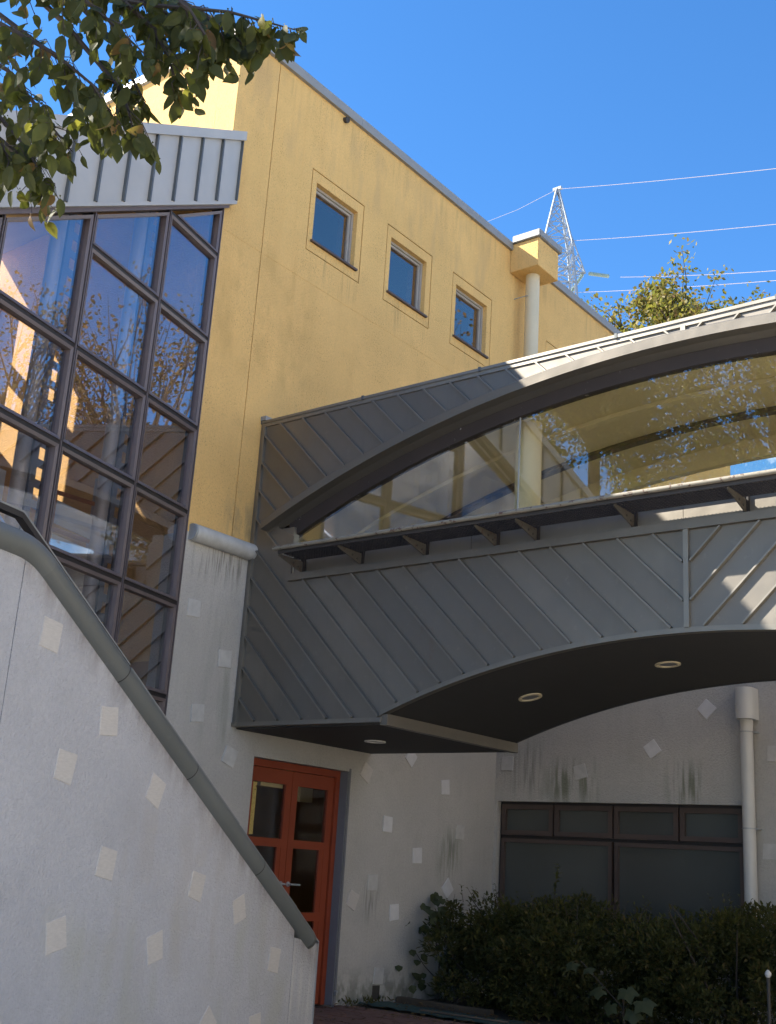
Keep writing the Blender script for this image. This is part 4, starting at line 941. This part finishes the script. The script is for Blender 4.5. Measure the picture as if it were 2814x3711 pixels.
# the sprays nearest the end of the branches show largest: these leaves are single objects
big.sort(key=lambda b: -((b[0]-OO).dot(OA)-1.1*(b[0]-OO).dot(OB)))
for i, (p, q, sc, v) in enumerate(big):
    k = pick(v, 0)
    if i < 300:
        o = inst(LM[k], 'leaf', p, q, OT, (sc, sc, sc))
    else:
        me = LM[k]; mbx = lo_mb[1 if k == 5 else 2 if k == 6 else 0]; R3 = q.to_matrix()
        mbx.add([p+R3 @ (vv.co*sc) for vv in me.vertices], [tuple(f.vertices) for f in me.polygons])
for k, mt in ((0, 'leaf_green'), (1, 'leaf_yellow'), (2, 'leaf_brown')):
    if lo_mb[k].v: lo_mb[k].build('foliage', mt, OT, smooth=False, recalc=False, kind='stuff')

r = random.Random(77); mb = MB(); cc = Vector((2.9, .1, 6.3)); lim = MB()  # unseen foliage placed sunward to shade the hanging leaves
for k in range(40):
    u = rnd(r); e = cc+Vector((u.x*1.5, u.y*1.6, u.z*1.2)); st = Vector((3.35, -2.6, 6.2)).lerp(cc, r.uniform(.2, .9)); lim.tube([st, st.lerp(e, .5)+rnd(r)*.1, e], [.02, .012, .004], 5)
    for j in range(110): leafquads(mb, e.lerp(st, r.random()*.6)+rnd(r)*.28*r.random(), Vector((r.gauss(0, .5), r.gauss(0, .5), -1)), rnd(r), r.uniform(.06, .09), .05)
lim.tube([(3.35, -3.0, 5.0), (3.2, -1.6, 5.9), (3.0, 0, 6.2)], [.08, .06, .03], 8)
lim.tube([(3.2, -1.6, 5.9), (3.9, -.3, 5.6), OX(-260, -190, .2)], [.05, .03, .012], 8)
for P in main_br[1:]: lim.tube([(3.7, -.6, 5.65), (4.2, .6, 5.0), OX(*P[0])], [.02, .015, .010], 6)
lim.build('limbs', 'bark', OT, recalc=False); mb.build('shade_crown', 'leaf_mix', OT, recalc=False, kind='stuff')

# ------------------------------------------------------------------ hedge, vine, big-leaf plant
def shrub(x0, x1, h, seed, n, label):
    r = random.Random(seed); cx = (x0+x1)/2
    T = thing('hedge_shrub', (cx, 11.3, 0), label, 'shrub', 'hedge shrubs under the annex window')
    st = MB()
    for k in range(7):
        b_ = Vector((r.uniform(x0+.2, x1-.2), r.uniform(10.9, 11.8), -.03)); e = Vector((r.uniform(x0, x1), r.uniform(10.5, 12.0), h*r.uniform(.6, 1.0)))
        st.tube([b_, b_.lerp(e, .5)+rnd(r)*.06, e], [.016, .011, .004], 5)
    mb = MB(); cl = []
    for k in range(int((x1-x0)*95)):
        x = r.uniform(x0-.02, x1+.02); y = r.uniform(10.55, 11.95); q = r.uniform(.09, .22)
        edge = min(1, (y-10.3)/.55)
        if x < .7: edge *= min(1, .45+(x-.1)*.9)
        z = r.uniform(.05, 1)**.9*(h-q*.7)*(.62+.38*edge)+r.gauss(0, .035)
        cl.append((Vector((x, y+(.3 if x < .5 else 0), max(.08, z))), q))
    for k in range(n):
        c, q = r.choice(cl); u = rnd(r); u.z = u.z*.8+.2; p = c+u*q*r.random()**.25
        d = (u+Vector((r.gauss(0, .5), -.3+r.gauss(0, .5), .2+r.gauss(0, .5)))).normalized()
        leafquads(mb, p, d, Vector((r.gauss(0, .4), r.gauss(0, .4), 1)), r.uniform(.035, .07), r.uniform(.016, .03))
    # sprigs that stand above the mass
    for k in range(int((x1-x0)*14)):
        b_ = Vector((r.uniform(x0, x1), r.uniform(10.7, 11.8), h*.9)); L = r.uniform(.04, .2)*r.random(); e = b_+Vector((r.gauss(0, .05), r.gauss(0, .05), L+.08)); st.tube([b_, e], [.004, .0015], 4)
        for j in range(int(L*70)):
            p = b_.lerp(e, r.random()); d = Vector((r.gauss(0, 1), r.gauss(0, 1), .7)).normalized(); leafquads(mb, p, d, Vector((0, 0, 1)), r.uniform(.03, .05), .016)
    st.build('stems', 'twig', T, recalc=False, kind='stuff'); mb.build('foliage', 'hedge', T, recalc=False, kind='stuff')
    return mb
shrub(.22, 1.55, 1.14, 31, 20000, 'dark leafy hedge shrub at the left beside the grey wall')
shrub(1.55, 2.95, 1.10, 32, 21000, 'dark leafy hedge shrub in the middle under the annex window')
shrub(2.95, 4.6, 1.18, 33, 24000, 'olive leafy hedge shrub at the right in front of the downpipe')
SP = thing('tall_sprig', (1.62, 11.0, .6), 'tall thin leafy sprig rising above the hedge', 'plant')
r = random.Random(5); a = Vector((1.66, 11.0, .9)); b_ = Vector((1.69, 11.05, 1.47)); mb = MB(); mb.tube([a, a.lerp(b_, .5), b_], [.006, .004, .002], 5); mb.build('stem', 'twig', SP)
for k in range(34):
    u = r.random(); p = a.lerp(b_, u); mb = MB(); leafquads(mb, p, Vector((r.gauss(0, 1), r.gauss(0, 1), .5)).normalized(), Vector((0, 0, 1)), r.uniform(.05, .075), .026); mb.build('leaf', 'hedge', SP, recalc=False)
VN = thing('climbing_vine', (.1, 11.5, 0), 'broad leaved vine climbing the grey wall left of the hedge', 'vine')
r = random.Random(8); mb = MB()
vp = [(.08, 11.3, -.02), (.05, 11.35, .4), (.06, 11.2, .7), (.05, 11.45, 1.05)]; mb.tube(vp, [.012, .009, .006, .003], 6); mb.tube([(.06, 11.3, .2), (.1, 11.0, .35), (.07, 10.85, .5)], [.008, .005, .003], 6); mb.build('stem', 'twig', VN)
for k in range(70):
    z = r.uniform(.05, 1.08); p = Vector((r.uniform(.02, .34), 11.1+r.gauss(0, .20), z)); mb = MB(); leafquads(mb, p, Vector((.5, -.5+r.gauss(0, .5), -.5+r.gauss(0, .4))).normalized(), Vector((.6, -.6, .7)), r.uniform(.07, .12), r.uniform(.07, .11), .1); mb.build('leaf', 'ivy', VN, recalc=False)
BL = thing('big_leaf_plant', (2.75, 10.35, 0), 'plant with large drooping lobed leaves in front of the hedge', 'plant')
r = random.Random(4); mb = MB(); stem_top = Vector((2.80, 10.32, .42)); mb.tube([(2.75, 10.45, -.02), (2.77, 10.38, .25), stem_top], [.012, .01, .006], 6); mb.tube([(2.77, 10.38, .25), (2.35, 10.34, .62)], [.006, .004], 6); mb.build('stem', 'twig', BL)
def lobed(mb, p, d, up, L):
    d = d.normalized(); s_ = d.cross(up).normalized(); n_ = s_.cross(d); out = []
    for k in range(15):
        an = (k/14-.5)*math.radians(300); rr = L*(.55+.45*math.cos(an*.5)**2)*(1 if k % 3 == 1 else .72); out.append(p+d*(.25*L+rr*math.cos(an)*.75)+s_*rr*math.sin(an)*.8-n_*rr*rr*.8/L*.4)
    c_ = p+d*.25*L+n_*.03*L; mb.add([c_]+out, [(0, i+1, i+2) for i in range(14)])
for (x, y, z, L, dx, dz) in ((2.22, 10.22, .50, .17, .5, -.5), (2.38, 10.18, .42, .19, .9, -.5), (2.02, 10.22, .46, .16, -.9, -.2), (2.3, 10.2, .33, .15, .3, -1), (1.70, 10.26, .66, .13, -.3, -.3), (1.80, 10.28, .62, .11, .7, -.2), (2.1, 10.2, .36, .13, -.3, -1)):
    mb = MB(); lobed(mb, Vector((x+.65, y, z-.05)), Vector((dx, -.5, dz)), Vector((.1, -.5, .9)), L); mb.build('leaf', 'ivy', BL, recalc=False, smooth=True)
# white-topped post at the right edge
t = MB(); t.tube([(4.40, 9.6, -.02), (4.40, 9.6, .70)], .014, 10); PO = thing('garden_post', (4.40, 9.6, 0), 'thin garden post with white ball top at the lower right', 'post'); t.build('stake', 'joint', PO, smooth=True)
t = MB(); t.tube([(4.40, 9.6, .69+.012*k) for k in range(6)], [.010, .020, .025, .025, .018, .006], 12); t.build('ball_top', 'pipe', PO, smooth=True)
# weed mat and litter
mb = MB(); r = random.Random(2); nx, ny = 24, 7; vs = []
for i in range(nx):
    for j in range(ny): vs.append((.06+i*.075+r.uniform(-.01, .01), 9.90+.022*i*0+j*.075+.10*math.sin(i*.3)*.3+r.uniform(-.008, .008), .004+.016*abs(math.sin(i*.9+j*1.7))+r.uniform(0, .008)))
mb.add(vs, [(i*ny+j, (i+1)*ny+j, (i+1)*ny+j+1, i*ny+j+1) for i in range(nx-1) for j in range(ny-1)]); tag(mb.build('weed_mat', 'greenmat', recalc=False, smooth=True), 'crumpled green weed mat on the soil beside the brick paving', 'mat')
mb = MB(); r = random.Random(3)
for k in range(900):
    x = r.uniform(.02, 4.5); y = r.uniform(9.5, 10.6) if r.random() < .8 else r.uniform(8.1, 9.6); p = Vector((x, y, .012 if y < 9.9 else r.uniform(.0, .03)))
    leafquads(mb, p, Vector((r.gauss(0, 1), r.gauss(0, 1), .1)), Vector((r.gauss(0, .3), r.gauss(0, .3), 1)), r.uniform(.025, .05), .02)
tag(mb.build('leaf_litter', 'litter', recalc=False, kind='stuff'), 'dry fallen leaves scattered along the planting bed', 'litter')
t = MB(); t.tube([(.75, 10.05, .03), (1.1, 10.0, .035), (1.75, 10.08, .03)], .009, 6); tag(t.build('fallen_stick', 'bark', smooth=True), 'pale stick lying on the soil by the weed mat', 'stick')
mb = MB(); mb.box(.02, 1.2, 10.62, 10.70, -.02, .05); tag(mb.build('edging_block', 'earth', bevel=.008), 'low dark edging block at the foot of the grey wall', 'kerb')
WD = thing('wall_weed', (.06, 9.78, 0), 'small weeds sprouting at the foot of the grey wall', 'weed'); mb = MB(); r = random.Random(14)
for k in range(60):
    p = Vector((r.uniform(.01, .12), r.choice((9.82, 10.1, 10.3))+r.gauss(0, .06), r.uniform(0, .04))); leafquads(mb, p, Vector((r.gauss(0, .6), r.gauss(0, .6), 1)), Vector((1, 0, .2)), r.uniform(.03, .08), .02)
mb.build('leaves', 'hedge', WD, recalc=False)

# ------------------------------------------------------------------ pylon and lines
def far(az, ratio, dist): return Vector((8+math.cos(math.radians(az))*dist, math.sin(math.radians(az))*dist, 1.31+ratio*dist))
top = far(120.43, .6377, 80); PB = Vector((top.x, top.y, 0)); PY_ = thing('transmission_pylon', PB, 'pale lattice power pylon rising behind the building roof', 'pylon')
rot = Matrix.Rotation(math.radians(38), 3, 'Z')
hw = lambda z: .09+.245*min(top.z-z, 5)+.11*max(0, top.z-z-5)
def corner(z, i): return PB+rot @ Vector(((1, 1, -1, -1)[i]*hw(z), (1, -1, -1, 1)[i]*hw(z), 0))*.78+Vector((0, 0, z))
zsP = [top.z-x for x in (0, 1.3, 2.5, 3.7, 4.9, 6.1, 7.3, 8.6, 10, 12, 15, 19, 24, 30, 38, 46)]+[0]
for i in range(4):
    mb = MB(); mb.tube([corner(z, i) for z in zsP], .085, 5); mb.build('tower_leg', 'pylon', PY_)
for i in range(4):
    mb = MB(); j = (i+1) % 4
    for a, b_ in zip(zsP[:-1], zsP[1:]):
        mb.tube([corner(a, i), corner(b_, j)], .04, 4); mb.tube([corner(b_, i), corner(a, j)], .04, 4); mb.tube([corner(b_, i), corner(b_, j)], .04, 4)
    mb.build('lattice_face', 'pylon', PY_)
mb = MB(); mb.box(top.x-.35, top.x+.35, top.y-.12, top.y+.12, top.z-.1, top.z+.12); mb.build('peak_plate', 'pylon', PY_)
side = Vector((.79, .61, 0))
tip = far(118.85, .5465, 80)
mb = MB(); zr = tip.z
for i in range(4):
    mb.tube([corner(zr+3.2 if i < 2 else zr+.2, i), tip], .055, 4)
for i in (1, 2, 3, 0):
    mb.tube([corner(zr+.2, i), tip], .05, 4)
for u in (.3, .55, .8):
    pts = [corner(zr+3.2, 0).lerp(tip, u), corner(zr+3.2, 1).lerp(tip, u), corner(zr+.2, 2).lerp(tip, u), corner(zr+.2, 3).lerp(tip, u)]
    for i in range(4): mb.tube([pts[i], pts[(i+1) % 4]], .03, 4)
mb.build('cross_arm', 'pylon', PY_)
def insul(a, b_):
    mb = MB(); n = 22; pts = [a.lerp(b_, k/n) for k in range(n+1)]; mb.tube(pts, [.16 if k % 2 else .05 for k in range(n+1)], 8); mb.build('insulator_string', 'insul', PY_)
insul(tip+side*.25, far(117.6, .5428, 79)); insul(tip-side*.2-Vector((0, 0, .1)), far(119.6, .527, 80))
lines = [(top, far(108.88, .6496, 62), 'topmost power line leading right from the pylon peak'), (far(119.74, .5811, 80), far(108.99, .5914, 62), 'second power line from the top right of the pylon'),
         (far(117.0, .5415, 79), far(109.08, .5442, 62), 'power line passing just above the tree top'), (far(119.5, .5265, 80), far(109.1, .5344, 62), 'lowest power line passing behind the tree top')]
for a, b_, lb in lines:
    e = b_+(b_-a)*1.2; pts = [a.lerp(e, k/12)-Vector((0, 0, 1.2*4*(k/12)*(1-k/12)*.35)) for k in range(13)]
    mb = MB(); mb.tube(pts, .019, 5); tag(mb.build('power_line', 'wire', smooth=True), lb, 'power line', 'power lines of the pylon')
mb = MB(); e = far(124.06, .6044, 120); mb.tube([top, top.lerp(e, .5)-Vector((0, 0, .3)), e+(e-top)*.5], .019, 5); tag(mb.build('power_line', 'wire', smooth=True), 'power line running down left from the pylon peak', 'power line', 'power lines of the pylon')
